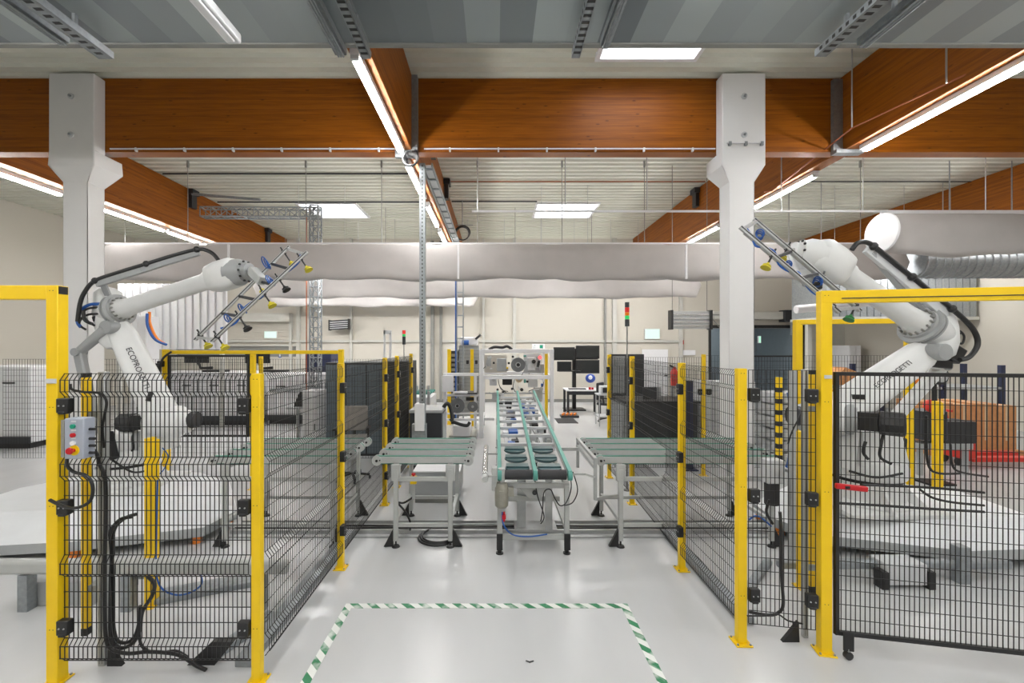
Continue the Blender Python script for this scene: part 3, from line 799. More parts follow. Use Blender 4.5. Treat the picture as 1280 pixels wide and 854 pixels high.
# light curtain columns (aluminium column + yellow strip)
def curtain(x, y, yx, y0_, z0, z1, label, cw):
    r = thing('light_curtain_column', label, 'column', (x, y, 0))
    MB().box(x-cw/2,x+cw/2,y-cw/2,y+cw/2,.0,2.02).build('aluminium_column', M_alu, r, bevel=.005)
    for s in (-cw*.2,cw*.2): MB().box(x+s-.002,x+s+.002,y-cw/2-.002,y-cw/2-.0005,.02,2.0).build('groove', M_dktrim, r)
    MB().box(yx-.02,yx+.02,y0_-.02,y0_+.02,z0,z1).build('light_curtain', M_yel, r, bevel=.004)
    MB().box(yx-.02,yx+.02,y0_-.02,y0_+.02,z1,z1+.03).box(yx-.02,yx+.02,y0_-.02,y0_+.02,z0-.05,z0).build('end_cap', M_blk, r)
    MB().box(min(x,yx),max(x,yx),y+.0,y+.02,1.7,1.74).box(min(x,yx),max(x,yx),y+.0,y+.02,.5,.54).build('bracket', M_galv, r)
    return r
lc = curtain(-2.70,2.98,-2.83,2.99,.25,1.98,'grey aluminium column with yellow light curtain inside the left front fence',.046)
MB().prism([(-2.66,2.96,.0),(-2.56,2.96,0),(-2.60,2.96,.06),(-2.655,2.96,.19)],(0,.03,0)).build('floor_wedge', M_blk, lc)
lc = curtain(2.335,3.26,2.42,3.31,.36,1.98,'grey aluminium column with yellow light curtain left of the right gate post',.036)
MB().prism([(2.255,3.2,0),(2.13,3.2,0),(2.18,3.2,.06),(2.25,3.2,.15)],(0,.03,0)).build('floor_wedge', M_blk, lc)

# mesh panels
MG = 'black wire mesh panels'
def mpanel(mb, label, frame=None):
    o = tag(mb.build('wire_fence', M_wire, sharp=60), label, 'fence panel', MG); return o
mpanel(wire_mesh((-2.82,2.83),(-1.60,2.83),(0,-1),.14,2.016,wr=.0044), 'folded black mesh panel at the front left before the robot')
mpanel(wire_mesh((-1.53,2.87),(-1.525,4.24),(1,0),.14,2.016), 'folded mesh panel between the nearest and second left fence posts')
mpanel(wire_mesh((-1.525,4.31),(-1.525,5.94),(1,0),.14,2.016,cuts=((.43,1.56,.68,1.10),)), 'mesh panel with an opening for the left belt table')
mpanel(wire_mesh((-1.525,6.01),(-1.53,6.69),(1,0),.14,2.016), 'narrow folded mesh panel between third and fourth left posts')
mpanel(wire_mesh((-1.53,6.76),(-1.53,7.82),(1,0),.14,2.016), 'folded mesh panel between the fourth and last left posts')
mpanel(wire_mesh((1.825,3.25),(1.83,4.20),(-1,0),.14,2.016), 'folded mesh panel between the nearest and second right fence posts')
mpanel(wire_mesh((1.83,4.28),(1.90,5.96),(-1,0),.14,2.016,cuts=((.42,1.7,.75,1.09),)), 'mesh panel with an opening for the right belt table')
mpanel(wire_mesh((1.90,6.04),(1.90,7.16),(-1,0),.14,2.016), 'folded mesh panel between third and last right fence posts')
mpanel(wire_mesh((1.87,3.19),(2.31,3.115),(0,-1),.15,2.02,folds=False,wr=.004), 'flat narrow mesh panel between the nearest right post and the gate post')
mpanel(wire_mesh((1.94,7.3),(3.48,7.3),(0,-1),.14,2.0,folds=False,step=.04), 'flat mesh panel at the back of the right cell')
mpanel(wire_mesh((3.56,7.3),(6.9,7.3),(0,-1),.14,2.03,folds=False,step=.05), 'wide flat mesh panel behind the white column')
mpanel(wire_mesh((-9.0,7.9),(-1.57,7.9),(0,-1),.14,1.95,folds=False,step=.05,wr=.004), 'wide flat mesh panel at the back of the left cell')
for i, x_ in enumerate((-6.0,-4.3)):
    post(x_,7.93,2.0,['left','right'][i]+' of the two yellow posts at the back of the left cell', w=.06)
# framed panels: left door frame and right swinging gate
def framed(name, label, p0, p1, z0, z1, fr=.022, step=.03, nrm=(0,-1), cat='gate', hstep=.1):
    a = V((p0[0],p0[1],0)); b = V((p1[0],p1[1],0)); r = thing(name, label, cat, tuple(a))
    mb = MB(); d = (b-a).normalized()
    Z0 = V((0,0,z0)); Z1 = V((0,0,z1))
    mb.bar(a+Z0, b+Z0, fr, fr).bar(a+Z1, b+Z1, fr, fr).bar(a+Z0-V((0,0,fr/2)), a+Z1+V((0,0,fr/2)), fr, fr).bar(b+Z0-V((0,0,fr/2)), b+Z1+V((0,0,fr/2)), fr, fr)
    mb.build('frame', M_blk, r)
    wire_mesh(p0, p1, nrm, z0, z1, folds=False, step=step, hstep=hstep, wr=.004).build('wire_mesh', M_wire, r)
    return r
framed('mesh_door','black framed mesh screen in the low yellow frame behind the left robot',(-4.98,6.60),(-3.77,6.60),.82,2.04,.03)
ga = V((2.42,3.065,0)); gd = V((1,-.19,0)).normalized(); gb = ga+gd*1.55
gt = framed('mesh_gate','large black framed mesh gate at the right in front of the robot',(ga.x,ga.y),(gb.x,gb.y),.165,2.0,.026)
# caster, latch on gate
c0 = ga+gd*.055
MB().bar(c0+V((0,-.03,.06))-V((0,0,0)), c0+V((0,-.03,.195)), .012, .066, up=gd).build('caster_plate', M_blk, gt, bevel=.003)
MB().cyl(c0+V((.0,-.04,.028)), c0+V((0,-.012,.028)), .028, n=16).build('caster_wheel', M_rubber, gt)
MB().bar(c0+V((0,-.026,.028)), c0+V((0,-.026,.075)), .01,.02).build('caster_fork', M_alu, gt)
MB().bar(ga+V((-.03,-.03,1.215)), ga+gd*.17+V((0,-.03,1.20)), .03, .038).build('latch_handle', M_red, gt, bevel=.008, label='red door switch handle')
MB().bar(ga+V((.02,-.05,1.21)), ga+V((.05,-.05,1.21)), .02, .02).build('latch_knob', M_blk, gt)
# black framed mesh fence far right back
framed('mesh_screen','low grey framed mesh screen behind the white column near the doorway',(5.2,9.2),(6.55,9.2),.1,1.97,.03,step=.06,cat='fence panel')
# ============================================================ robots
def loft(mb, a, b, secs, theta, up=V((0,1,0)), n=4, round_=.25):
    """rounded box sections along a-b: secs = (t, half_w, half_h)"""
    a = V(a); b = V(b); d = (b-a).normalized(); x = up.cross(d).normalized(); y = d.cross(x).normalized()
    c, s_ = math.cos(theta), math.sin(theta); u = x*c+y*s_; v_ = y*c-x*s_
    L_ = (b-a).length; vs = []; fs = []; k = 16
    for t, hw, hh in secs:
        ctr = a+d*L_*t
        for j in range(k):
            an = 2*PI*j/k+PI/k; ca, sa = math.cos(an), math.sin(an)
            e = round_
            px = math.copysign(abs(ca)**e, ca)*hw; py = math.copysign(abs(sa)**e, sa)*hh
            vs.append(ctr+u*px+v_*py)
    m = len(secs)
    for i in range(m-1):
        for j in range(k): fs.append((i*k+j, i*k+(j+1)%k, (i+1)*k+(j+1)%k, (i+1)*k+j))
    fs += [tuple(reversed(range(k))), tuple(range((m-1)*k, m*k))]
    mb.add(vs, fs); return u, v_, d

def robot(label, c):
    base = c['base']; r = thing('industrial_robot', label, 'robot', tuple(base), group=None)
    k = c['k']            # size factor
    bx_, by_, bz = base
    # foot plate and pedestal
    mb = MB(); mb.box(bx_-.50*k,bx_+.50*k,by_-.46*k,by_+.46*k,bz,bz+.045)
    for a in range(6):
        an = a*PI/3+.3; d = V((math.cos(an), math.sin(an), 0)); e = V((-d.y, d.x, 0))*.015
        p = V(base)+V((0,0,.045))
        mb.prism([p+d*.30*k-e, p+d*.52*k-e, p+d*.33*k+V((0,0,.2*k))-e, p+d*.28*k+V((0,0,.2*k))-e], e*2)
    mb.lathe(base, (0,0,1), [(.045,.40*k),(.07,.40*k),(.10,.34*k),(.22*k,.32*k),(.27*k,.33*k)], 40)
    mb.build('pedestal', M_robot, r, bevel=.004)
    MB().lathe(base,(0,0,1),[(.27*k,.31*k),(.305*k,.31*k)],40).build('swivel_ring', M_blk, r)
    z1 = bz+.305*k
    mb = MB(); mb.lathe((bx_,by_,z1),(0,0,1),[(0,.34*k),(.05*k,.36*k),(.13*k,.36*k),(.20*k,.33*k)],40)
    s = c['side']   # +1: the motor sits on the -x side (left robot); -1: the motor is on the +x side
    J2 = V(c['J2'])
    # turret cheeks carrying the shoulder axis
    for dx in (-.10*s*k, ):
        x_ = J2.x+dx
        mb.prism([(x_,by_-.30*k,z1+.12*k),(x_,by_+.34*k,z1+.12*k),(x_,by_+.22*k,z1+.45*k),(x_,J2.y+.19*k,J2.z+.10*k),(x_,J2.y,J2.z+.2*k),(x_,J2.y-.18*k,J2.z+.08*k),(x_,J2.y-.19*k,J2.z-.05*k)],(-.06*s*k,0,0))
    mb.prism([(bx_-.26*k,by_-.28*k,z1+.15*k),(bx_+.24*k,by_-.28*k,z1+.15*k),(bx_+.20*k,by_-.22*k,J2.z-.13*k),(bx_-.22*k,by_-.22*k,J2.z-.13*k)],(0,.52*k,0))
    mb.build('turret', M_robot, r, bevel=.02)
    ax = V(c.get('ax', (-s,0,0))).normalized(); sx_, sy_, _ = frame_of(ax)
    for t0, rr, w_ in ((.155,.155,.03),(.185,.125,.025)):
        MB().cyl(J2+ax*(t0-.06)*k, J2+ax*(t0+w_)*k, rr*k, n=32).build('gear_flange', M_robotg, r, bevel=.004)
    # shoulder motor
    mb = MB(); m0 = J2+ax*.205*k
    mb.bar(m0, m0+ax*.16*k, .18*k, .18*k)
    mb.lathe(m0+ax*.16*k-V((0,0,.01)), ax, [(0,.10*k),(.02*k,.118*k),(.18*k,.118*k),(.20*k,.10*k)],10)
    mo = mb.build('shoulder_motor', M_blk, r, bevel=.006)
    MB().tube(spline([m0+ax*.2*k+V((0,0,-.1*k)),m0+ax*.12*k+V((0,-.1,-.2*k)),m0+ax*.1*k+V((0,-.12,-.33*k)),m0+ax*.17*k+V((0,-.14,-.38*k))]),.014,8).build('motor_cable', M_cable, mo)
    # rear lump of the shoulder
    MB().lathe((J2.x+.09*s*k,J2.y,J2.z),(s,0,0),[(0,.19*k),(.04*k,.2*k),(.10*k,.2*k),(.15*k,.15*k),(.22*k,.14*k),(.25*k,.10*k)],32).build('shoulder_hub', M_robot, r)
    MB().cyl((J2.x+.33*s*k,J2.y,J2.z+.02),(J2.x+.42*s*k,J2.y,J2.z+.02),.10*k,n=18).build('hub_cap', M_rubber, r, bevel=.006)
    # lower arm
    J3 = V(c['J3']); th = c['theta']
    mb = MB(); u, v_, d = loft(mb, J2, J3, [(-.10,.10*k,.10*k),(-.04,.16*k,.12*k),(.06,.19*k,.13*k),(.3,.18*k,.125*k),(.7,.16*k,.115*k),(.93,.145*k,.105*k),(1.02,.11*k,.09*k),(1.06,.06*k,.06*k)], th, round_=.38)
    mb.cyl(J2-V((s*.11*k,0,0)), J2+V((s*.11*k,0,0)), .19*k, n=32)
    la = mb.build('lower_arm', M_robot, r, sharp=40)
    # lettering
    L_ = (J3-J2).length
    face = -1 if v_.y > 0 else 1
    nn = v_*face
    o_ = J2+d*L_*c['tx']+nn*(.118*k+.004)
    text_mesh('lettering', 'ECOPROGETTI', c['ts'], o_, c['tdir'](d), nn.cross(c['tdir'](d)), M_dark, r, label='dark lettering ECOPROGETTI', depth=.002)
    # window recess cable bracket
    mb = MB(); q = J2+d*L_*.24+nn*.13*k; mb.bar(q-u*.05-d*.04, q+u*.02+d*.05, .03, .05); mb.build('cable_bracket', M_blk, r)
    # elbow housing
    fa = V(c['F0']); fb = V(c['F1']); f = (fb-fa).normalized()
    mb = MB(); e0, e1 = V(c['E0']), V(c['E1'])
    loft(mb, e0, e1, [(-.05,.08*k,.10*k),(.06,.13*k,.15*k),(.35,.15*k,.17*k),(.7,.135*k,.16*k),(1,.11*k,.13*k),(1.08,.06*k,.08*k)], 0, round_=.5)
    mb.lathe(fa-f*.26*k, f, [(0,.12*k),(.03*k,.16*k),(.15*k,.185*k),(.24*k,.20*k)], 36)
    mb.build('elbow_housing', M_robot, r, sharp=45)
    MB().cyl(J3+V((0,.10*k,0)), J3+V((-.02*s*k,-.20*k,0)), .085*k, n=28).build('elbow_pin', M_robotg, r, bevel=.01)
    mb = MB(); mb.lathe(fa-f*.03*k, f, [(0,.205*k),(.02*k,.205*k),(.02*k,.195*k),(.035*k,.195*k),(.035*k,.205*k),(.06*k,.205*k),(.07*k,.17*k),(.10*k,.165*k)], 44)
    mb.build('elbow_flange', M_robotg, r)
    mb = MB(); x, y, _ = frame_of(f)
    for i in range(16):
        a = 2*PI*i/16; p = fa+f*.075*k+(x*math.cos(a)+y*math.sin(a))*.143*k; mb.cyl(p-f*.03, p+f*.035*k, .011*k, n=6)
    mb.build('flange_bolts', M_dktrim, r)
    # forearm
    L2 = (fb-fa).length
    MB().lathe(fa, f, [(.06*k,.14*k),(.12*k,.12*k),(.25*k,.107*k),(L2*.55,.10*k),(L2-.34*k,.10*k),(L2-.30*k,.115*k),(L2-.22*k,.12*k),(L2-.2*k,.14*k)], 36).build('forearm', M_robot, r)
    # wrist: rounded capsule body, joint, tool flange
    w = V(c['W']).normalized(); w0 = fb-f*.26*k
    mb = MB(); loft(mb, w0, fb+f*.16*k, [(0,.115*k,.10*k),(.10,.16*k,.14*k),(.45,.178*k,.15*k),(.85,.172*k,.15*k),(.97,.14*k,.13*k),(1.02,.09*k,.08*k)], 0, round_=.62)
    mb.build('wrist_body', M_robot, r, sharp=50)
    mb = MB(); mb.lathe(fb+f*.06*k, w, [(.0,.16*k),(.12*k,.155*k),(.17*k,.13*k),(.2*k,.13*k),(.2*k,.10*k),(.26*k,.095*k)], 32)
    mb.build('wrist_joint', M_robotg if s > 0 else M_robot, r)
    mb = MB(); x, y, _ = frame_of(w)
    for i in range(10):
        a = 2*PI*i/10; p = fb+f*.06*k+w*.18*k+(x*math.cos(a)+y*math.sin(a))*.118*k; mb.cyl(p, p+w*.035*k, .012*k, n=6)
    mb.build('joint_bolts', M_blk, r)
    tip = fb+f*.06*k+w*.26*k
    MB().cyl(tip, V(c['tool']), .05*k, n=18).build('tool_flange', M_alu, r)
    # parallel links behind the lower arm
    pts = [V(p) for p in c['link']]
    mb = MB(); mb.bar(pts[0], pts[1], .13*k, .10*k, w1=.10*k, h1=.09*k)
    mb.build('rocker_lever', M_robotg if s > 0 else M_robot, r, bevel=.025)
    mb = MB(); mb.bar(pts[1], pts[2], .11*k, .09*k).build('parallel_rod', M_robotg if s > 0 else M_robot, r, bevel=.02)
    MB().cyl(pts[1]-V((0,.07,0)), pts[1]+V((0,.07,0)), .05*k, n=20).build('lever_pin', M_robotg, r)
    # hose guide and dress pack
    hr = [V(p) for p in c['rail']]
    mb = MB(); mb.poly(hr, .05*k, .085*k); mb.build('hose_guide', M_lampoff if s < 0 else M_robotg, r, bevel=.006)
    MB().bar(hr[0]+(hr[1]-hr[0])*.12, fa-f*.12*k+V((0,0,.12*k)), .06*k, .05*k).build('guide_bracket', M_robotg, r, bevel=.005)
    hs = spline(c['hose'], 8)
    ho = MB().tube(hs, .024*k, 10).build('hose', M_cable, r)
    for q in c['clamps']:
        q = V(q); MB().ball(q, .042*k, 10, (1,.9,1)).build('hose_clamp', M_blk, ho)
    for pts_, m_, rr in c['cables']:
        MB().tube(spline(pts_, 6), rr*k, 8).build('cable', m_, r)
    for p0, p1, w_, h_ in c['boxes']:
        MB().bar(p0, p1, w_*k, h_*k).build('motor_housing', M_blk, r, bevel=.015)
    return r

def pl(l, D): return [P(*(q if len(q) == 3 else (q[0], q[1], D))) for q in l]
robot('grey-white robot arm in the left cell, lit from behind', dict(
    base=(-4.76,5.6,.40), k=1.0, side=1, J2=P(206,527,5.5), J3=P(150,410,5.6), theta=.55, ts=.088,
    tx=.54, tdir=lambda d: -d,
    E0=P(146,432,5.6), E1=P(135,366,5.65), F0=P(148,388,5.6), F1=P(285,343,5.15), W=(1,-.25,.05), tool=P(322,340,4.92),
    link=[P(134,411,5.45),P(99,440,5.5),P(122,545,5.6)],
    rail=pl([(121,355),(178,337),(249,315)],5.4),
    hose=pl([(97,402),(100,380),(106,365),(119,351),(150,340),(183,330),(215,320),(246,312),(258,313),(268,319),(277,331)],5.38),
    clamps=pl([(119,351),(183,330),(246,312)],5.38),
    cables=[(pl([(126,380),(112,381),(100,389),(97,402),(101,409)],5.45),M_blue,.020),(pl([(127,384),(110,386),(104,392),(110,402),(118,407)],5.45),M_cable,.014),
            (pl([(128,392),(112,393),(102,398),(99,406),(107,412)],5.45),M_cable,.014),(pl([(104,388),(106,400),(115,405)],5.4),M_cable,.02),
            (pl([(140,575),(165,590),(186,588)],5.25),M_cable,.012)],
    boxes=[(P(118,400,5.5),P(129,396,5.5),.07,.08),(P(118,424,5.5),P(127,418,5.5),.05,.08),(P(133,540,5.2),P(141,575,5.2),.10,.10)]))
robot('white robot arm in the right cell behind the black mesh gate', dict(
    base=(4.23,4.95,.40), k=1.06, side=-1, J2=P(1039,522,4.75), J3=P(1155,440,4.75), theta=-.5, ts=.07, ax=(.75,-.66,0),
    tx=.60, tdir=lambda d: d,
    E0=P(1166,446,4.8), E1=P(1170,392,4.85), F0=P(1152,408,4.78), F1=P(1030,325,4.55), W=(-.85,.1,.2), tool=P(1003,345,4.4),
    link=[P(1150,455,4.9),P(1178,457,4.95),P(1100,543,4.95)],
    rail=pl([(1083,311),(1130,350),(1182,395)],4.7),
    hose=pl([(1065,312),(1072,304),(1083,303),(1095,310),(1117,328),(1140,346),(1165,366),(1190,386),(1215,410),(1222,430),(1212,446),(1200,450)],4.66),
    clamps=pl([(1092,308),(1140,346),(1190,386)],4.66),
    cables=[(pl([(1193,425),(1197,413),(1205,420),(1202,430),(1193,422)],4.7),M_cable,.010),(pl([(1192,428),(1190,415),(1196,409),(1200,418)],4.7),M_cable,.010),
            (pl([(1062,589),(1095,597),(1128,592)],4.5),M_cable,.012),(pl([(1082,552),(1079,565),(1085,574)],4.4),M_cable,.014)],
    boxes=[(P(1172,431,4.85),P(1198,447,4.85),.12,.17),(P(1158,453,4.85),P(1187,456,4.85),.08,.09),(P(1109,560,4.9),P(1129,561,4.9),.10,.24)]))

# ============================================================ robot platforms
def platform(label, bot, inset, z0, z1, ctr):
    r = thing('robot_platform', label, 'platform', (ctr[0],ctr[1],0))
    n = len(bot); c = V((ctr[0],ctr[1],0)); mb = MB()
    b0 = [V((x,y,z0)) for x,y in bot]; b1 = [p+V((0,0,.10)) for p in b0]
    t = [c+(p-V((0,0,p.z))-c)*inset+V((0,0,z1)) for p in b0]
    mb.add(b1+t, [tuple(range(n,2*n))]+[(i,(i+1)%n,(i+1)%n+n,i+n) for i in range(n)]+[tuple(reversed(range(n)))])
    mb.build('top_cover', M_plat, r, sharp=5)
    mb = MB(); mb.add(b0+b1, [tuple(range(n,2*n)),tuple(reversed(range(n)))]+[(i,(i+1)%n,(i+1)%n+n,i+n) for i in range(n)])
    mb.build('rim', M_platrim, r, sharp=5)
    for x, y in bot:
        p = c+(V((x,y,0))-c)*.93; MB().cyl((p.x,p.y,0),(p.x,p.y,z0),.05,n=14).build('foot', M_orange, r)
    return r
platform('white octagonal robot platform in the left cell', [(-6.4,4.15),(-4.35,4.42),(-3.22,4.77),(-3.15,5.28),(-3.9,6.35),(-5.2,6.45),(-6.0,6.2),(-6.5,5.4)], .70, .09, .40, (-4.85,5.6))
platform('white robot platform in the right cell behind the gate', [(3.28,5.5),(3.22,5.0),(3.42,4.56),(4.6,4.20),(6.1,4.3),(6.2,5.5),(5.4,5.85),(3.9,5.95)], .74, .10, .40, (4.4,5.15))

# ============================================================ grippers
def gripper(label, A, B, cups, cross, cupdir, D_, rail_off, tubes, mount):
    """A, B: end points of the two rails; cups: (rail, t, length)"""
    a0, a1 = A; b0, b1 = B
    r = thing('suction_gripper', label, 'gripper', tuple((a0+a1+b0+b1)/4))
    d = (a1-a0).normalized()
    for (p, q), nm in ((A,'rail'),(B,'rail')):
        for s in (-1,1):
            o = V(rail_off)*s
            MB().bar(p+o, q+o, .040, .034).build(nm, M_alu, r, bevel=.004)
            MB().bar(p+o+V((0,-.0215,0)), q+o+V((0,-.0215,0)), .003, .009).build('groove', M_blk, r)
    for t in cross:
        p = a0+(a1-a0)*t; q = b0+(b1-b0)*t
        MB().bar(p, q, .035, .03).build('cross_bar', M_alu if t in (0,1) else M_dark, r, bevel=.003)
    cd = V(cupdir).normalized()
    for rail, t, ln, col in cups:
        p0, p1 = (A, B)[rail]; p = p0+(p1-p0)*t
        st = MB().cyl(p-cd*.07, p+cd*ln, .009, n=8).cbox(p, .04,.04,.04).build('cup_stem', M_blk, r)
        q = p+cd*ln
        MB().lathe(q, cd, [(-.03,.012),(-.01,.018),(.0,.038),(.012,.03),(.022,.045),(.03,.046)], 18).build('suction_cup', col, st)
    for c_, rr, ax in tubes:
        mb = MB(); 
        for k in range(3): mb.ring(V(c_)+V((.01*k,.02*k,-.01*k)), V(ax)+V((.2*k,0,.1*k)), rr*(1-.1*k), .007, 18, 6)
        mb.build('air_hose', M_blue, r)
    mb = MB()
    pts = [a0+(b0-a0)*.75]
    for i in range(1, 12):
        t = i/12; p = b0+(b1-b0)*t; pts.append(p+V((.02*math.sin(i*2.1), .0, .035*math.cos(i*1.7))))
    MB().tube(spline(pts, 4), .010, 6).build('air_hose', M_blue, r)
    p, q = mount
    MB().bar(p, q, .09, .10).build('mounting_block', M_alu2, r, bevel=.01)
    return r
M_cupy = mat('yellow_suction_cup', rgb(200,186,40), .5); M_cupg = mat('green_suction_cup', rgb(40,120,60), .5)
LA = (P(359,311,5.05),P(247,422,4.75)); LB = (P(381,318,4.75),P(268,424,4.5))
gripper('aluminium suction gripper frame held by the left robot', LA, LB,
    [(0,.04,.17,M_cupy),(1,.05,.14,M_cupy),(0,.37,.15,M_cupy),(1,.30,.13,M_blk),(1,.47,.15,M_cupy),(1,.74,.15,M_blk),(0,.97,.14,M_cupy),(1,.97,.13,M_cupy)],
    (0,.18,.37,.55,.74,1), V((.12,-.02,-.16)), 4.8, V((.027,0,.027)),
    [(P(331,328,4.9),.065,(.6,.6,.4)),(P(336,350,4.7),.05,(1,0,.4)),(P(301,385,4.7),.045,(.5,.7,.4)),(P(284,398,4.7),.045,(.4,.8,.4))],
    (P(315,338,4.9),P(328,352,4.8)))
RA = (P(945,277,4.35),P(1072,385,4.1)); RB = (P(928,287,4.1),P(1046,387,3.9))
gripper('aluminium suction gripper frame held by the right robot', RA, RB,
    [(1,.33,.12,M_cupy),(0,.32,.10,M_cupy),(1,.95,.12,M_cupy),(0,.98,.13,M_cupg),(0,.66,.08,M_blk)],
    (0,.36,.62,.82,1), V((-.08,-.02,-.13)), 4.2, V((.022,0,-.026)),
    [(P(950,292,4.2),.04,(.8,.4,.3)),(P(1022,352,4.15),.045,(.9,.3,.2)),(P(986,330,4.15),.03,(.9,.3,.2))],
    (P(1003,342,4.35),P(1010,352,4.2)))

# ============================================================ belt tables
def belt_table(label, x0, x1, lx0, lx1, y0=4.77, nb=4, gap=.30, z=.99, legs=(4.72,5.58)):
    r = thing('belt_table', label, 'conveyor table', ((lx0+lx1)/2, (legs[0]+legs[1])/2, 0))
    for i in range(nb):
        y = y0+i*gap
        sh = .03*i if False else 0
        b = MB().box(x0+.08,x1-.08,y-.028,y+.028,z-.085,z-.015).build('belt_beam', M_alu2, r, bevel=.004)
        mb = MB(); rr = .045; n = 8; prof = []
        for a in range(n+1): prof.append((x1-.06+math.sin(PI*a/n)*rr, z-rr-.006+math.cos(PI*a/n)*rr))
        for a in range(n+1): prof.append((x0+.06-math.sin(PI*a/n)*rr, z-rr-.006-math.cos(PI*a/n)*rr))
        k = len(prof)
        vs = [(px, y-.016, pz) for px, pz in prof]+[(px, y+.016, pz) for px, pz in prof]+[(px, y-.016, pz) for px, pz in [(x1-.06+(px-(x1-.06))*.85 if px>x1-.06 else (x0+.06+(px-(x0+.06))*.85 if px<x0+.06 else px), z-rr-.006+(pz-(z-rr-.006))*.88) for px, pz in prof]]
        vs += [(p[0], y+.016, p[2]) for p in vs[2*k:3*k]]
        fs = []
        for a in range(k):
            c_ = (a+1)%k
            fs += [(a,c_,k+c_,k+a),(2*k+a,3*k+a,3*k+c_,2*k+c_),(a,2*k+a,2*k+c_,c_),(k+a,k+c_,3*k+c_,3*k+a)]
        mb.add(vs, fs); mb.build('belt', M_green, b)
        for xx in (x0+.06, x1-.06):
            for yy in (y-.035, y+.022):
                MB().cyl((xx,yy,z-.055),(xx,yy+.013,z-.055),.055,n=20).build('end_plate', M_alu2, b, bevel=.002)
            mb = MB().cyl((xx,y-.045,z-.055),(xx,y-.034,z-.055),.014,n=8).cyl((xx+.035*(1 if xx>x0+1 else -1)*-1,y-.042,z-.05),(xx+.035*(1 if xx>x0+1 else -1)*-1,y-.034,z-.05),.008,n=6)
            mb.build('axle_bolt', M_blk, b)
    yA, yB = legs
    for xx in (lx0, lx1):
        MB().box(xx-.03,xx+.03,y0-.03,y0+gap*(nb-1)+.03,z-.14,z-.087).build('cross_support', M_alu2, r, bevel=.004)
        MB().box(xx-.05,xx+.05,yA-.02,yA+.02,z-.27,z-.087).build('mounting_bracket', M_alu2, r, bevel=.01)
        for yy, s in ((yA,-1),(yB,1)):
            lg = MB().box(xx-.024,xx+.024,yy-.024,yy+.024,.07,z-.14).build('leg', M_alu2, r, bevel=.004)
            MB().cyl((xx,yy,.02),(xx,yy,.07),.010,n=8).cyl((xx,yy,0),(xx,yy,.018),.045,r1=.035,n=18).build('levelling_foot', M_blk, lg)
            e = -1 if xx == lx0 else 1
            MB().prism([(xx+e*.026,yy-.02,.01),(xx+e*.13,yy-.02,.01),(xx+e*.11,yy-.02,.045),(xx+e*.03,yy-.02,.2)],(0,.04,0)).build('floor_bracket', M_blk, lg)
        MB().box(xx-.02,xx+.02,yA+.025,yB-.025,.26,.30).build('side_rail', M_alu2, r, bevel=.004)
    for yy in (yA, yB):
        MB().box(lx0+.025,lx1-.025,yy-.018,yy+.018,.22,.26).build('lower_rail', M_alu2, r, bevel=.004)
        MB().box(lx0+.025,lx1-.025,yy-.02,yy+.02,z-.27,z-.225).build('upper_rail', M_alu2, r, bevel=.004)
    return r
t1 = belt_table('belt table with four green belts left of the aisle conveyor', -1.36,-.235,-1.085,-.49)
belt_table('belt table with green belts inside the left cell behind the mesh', -3.16,-1.62,-2.95,-1.77)
tr = belt_table('belt table with green belts right of the aisle conveyor, reaching through the fence', 1.10,3.22,1.37,3.02)
# side guide frame at the aisle end of the right table
MB().box(1.05,1.09,4.62,5.62,.88,.92).bar((1.07,4.62,.55),(1.07,4.62,1.0),.035).bar((1.07,5.6,.62),(1.07,5.6,1.0),.035).bar((1.07,4.62,.985),(1.07,5.62,.985),.035).build('side_guide', M_alu, tr, bevel=.003)
MB().bar((1.07,4.62,.56),(1.37,4.72,.56),.03).build('guide_strut', M_alu, tr)
# emergency stop on the left table
p = P(517,600,4.95)
es = thing('emergency_stop','yellow emergency stop box with red button on the left belt table frame','button',(p.x,p.y,p.z-.05))
MB().cbox(p,.07,.06,.085).build('box', M_yel, es, bevel=.006)
MB().cyl(p+V((0,-.0,.043)),p+V((0,-.0,.06)),.012,n=10).lathe(p+V((0,0,.055)),(0,0,1),[(0,.022),(.01,.026),(.022,.022)],16).build('button', M_red, es)
MB().bar(p+V((0,0,-.042)),p+V((0,0,-.22)),.03,.02).build('holder', M_alu2, es)
tag(MB().tube(spline([p+V((0,.02,-.2)),p+V((-.12,.05,-.28)),p+V((-.2,.1,-.30)),p+V((-.1,.0,-.36)),p+V((-.05,.05,-.5)),p+V((-.06,.1,-.62)),V((p.x-.05,p.y+.1,.02))]),.012,8).build('cable', M_cable),'cable hanging below the yellow emergency stop','cable')
mb = MB(); 
for k in range(3): mb.ring((-.66+.01*k,4.93,.014+.012*k),(0.02,0,1),.21-.012*k,.012,40,6)
tag(mb.build('cable_coil', M_cable),'black cable loop on the floor under the left belt table','cable')
# grey cabinet behind left table
r = thing('low_cabinet','light grey cabinet on the floor behind the left belt table','cabinet',(-.80,6.35,0))
MB().box(-1.14,-.50,6.02,6.75,.06,.43).build('body', M_greycab, r, bevel=.012); MB().box(-1.12,-.52,6.04,6.73,0,.06).build('plinth', M_dktrim, r)
MB().box(-1.15,-.49,6.01,6.76,.43,.45).build('lid', M_white, r, bevel=.005)
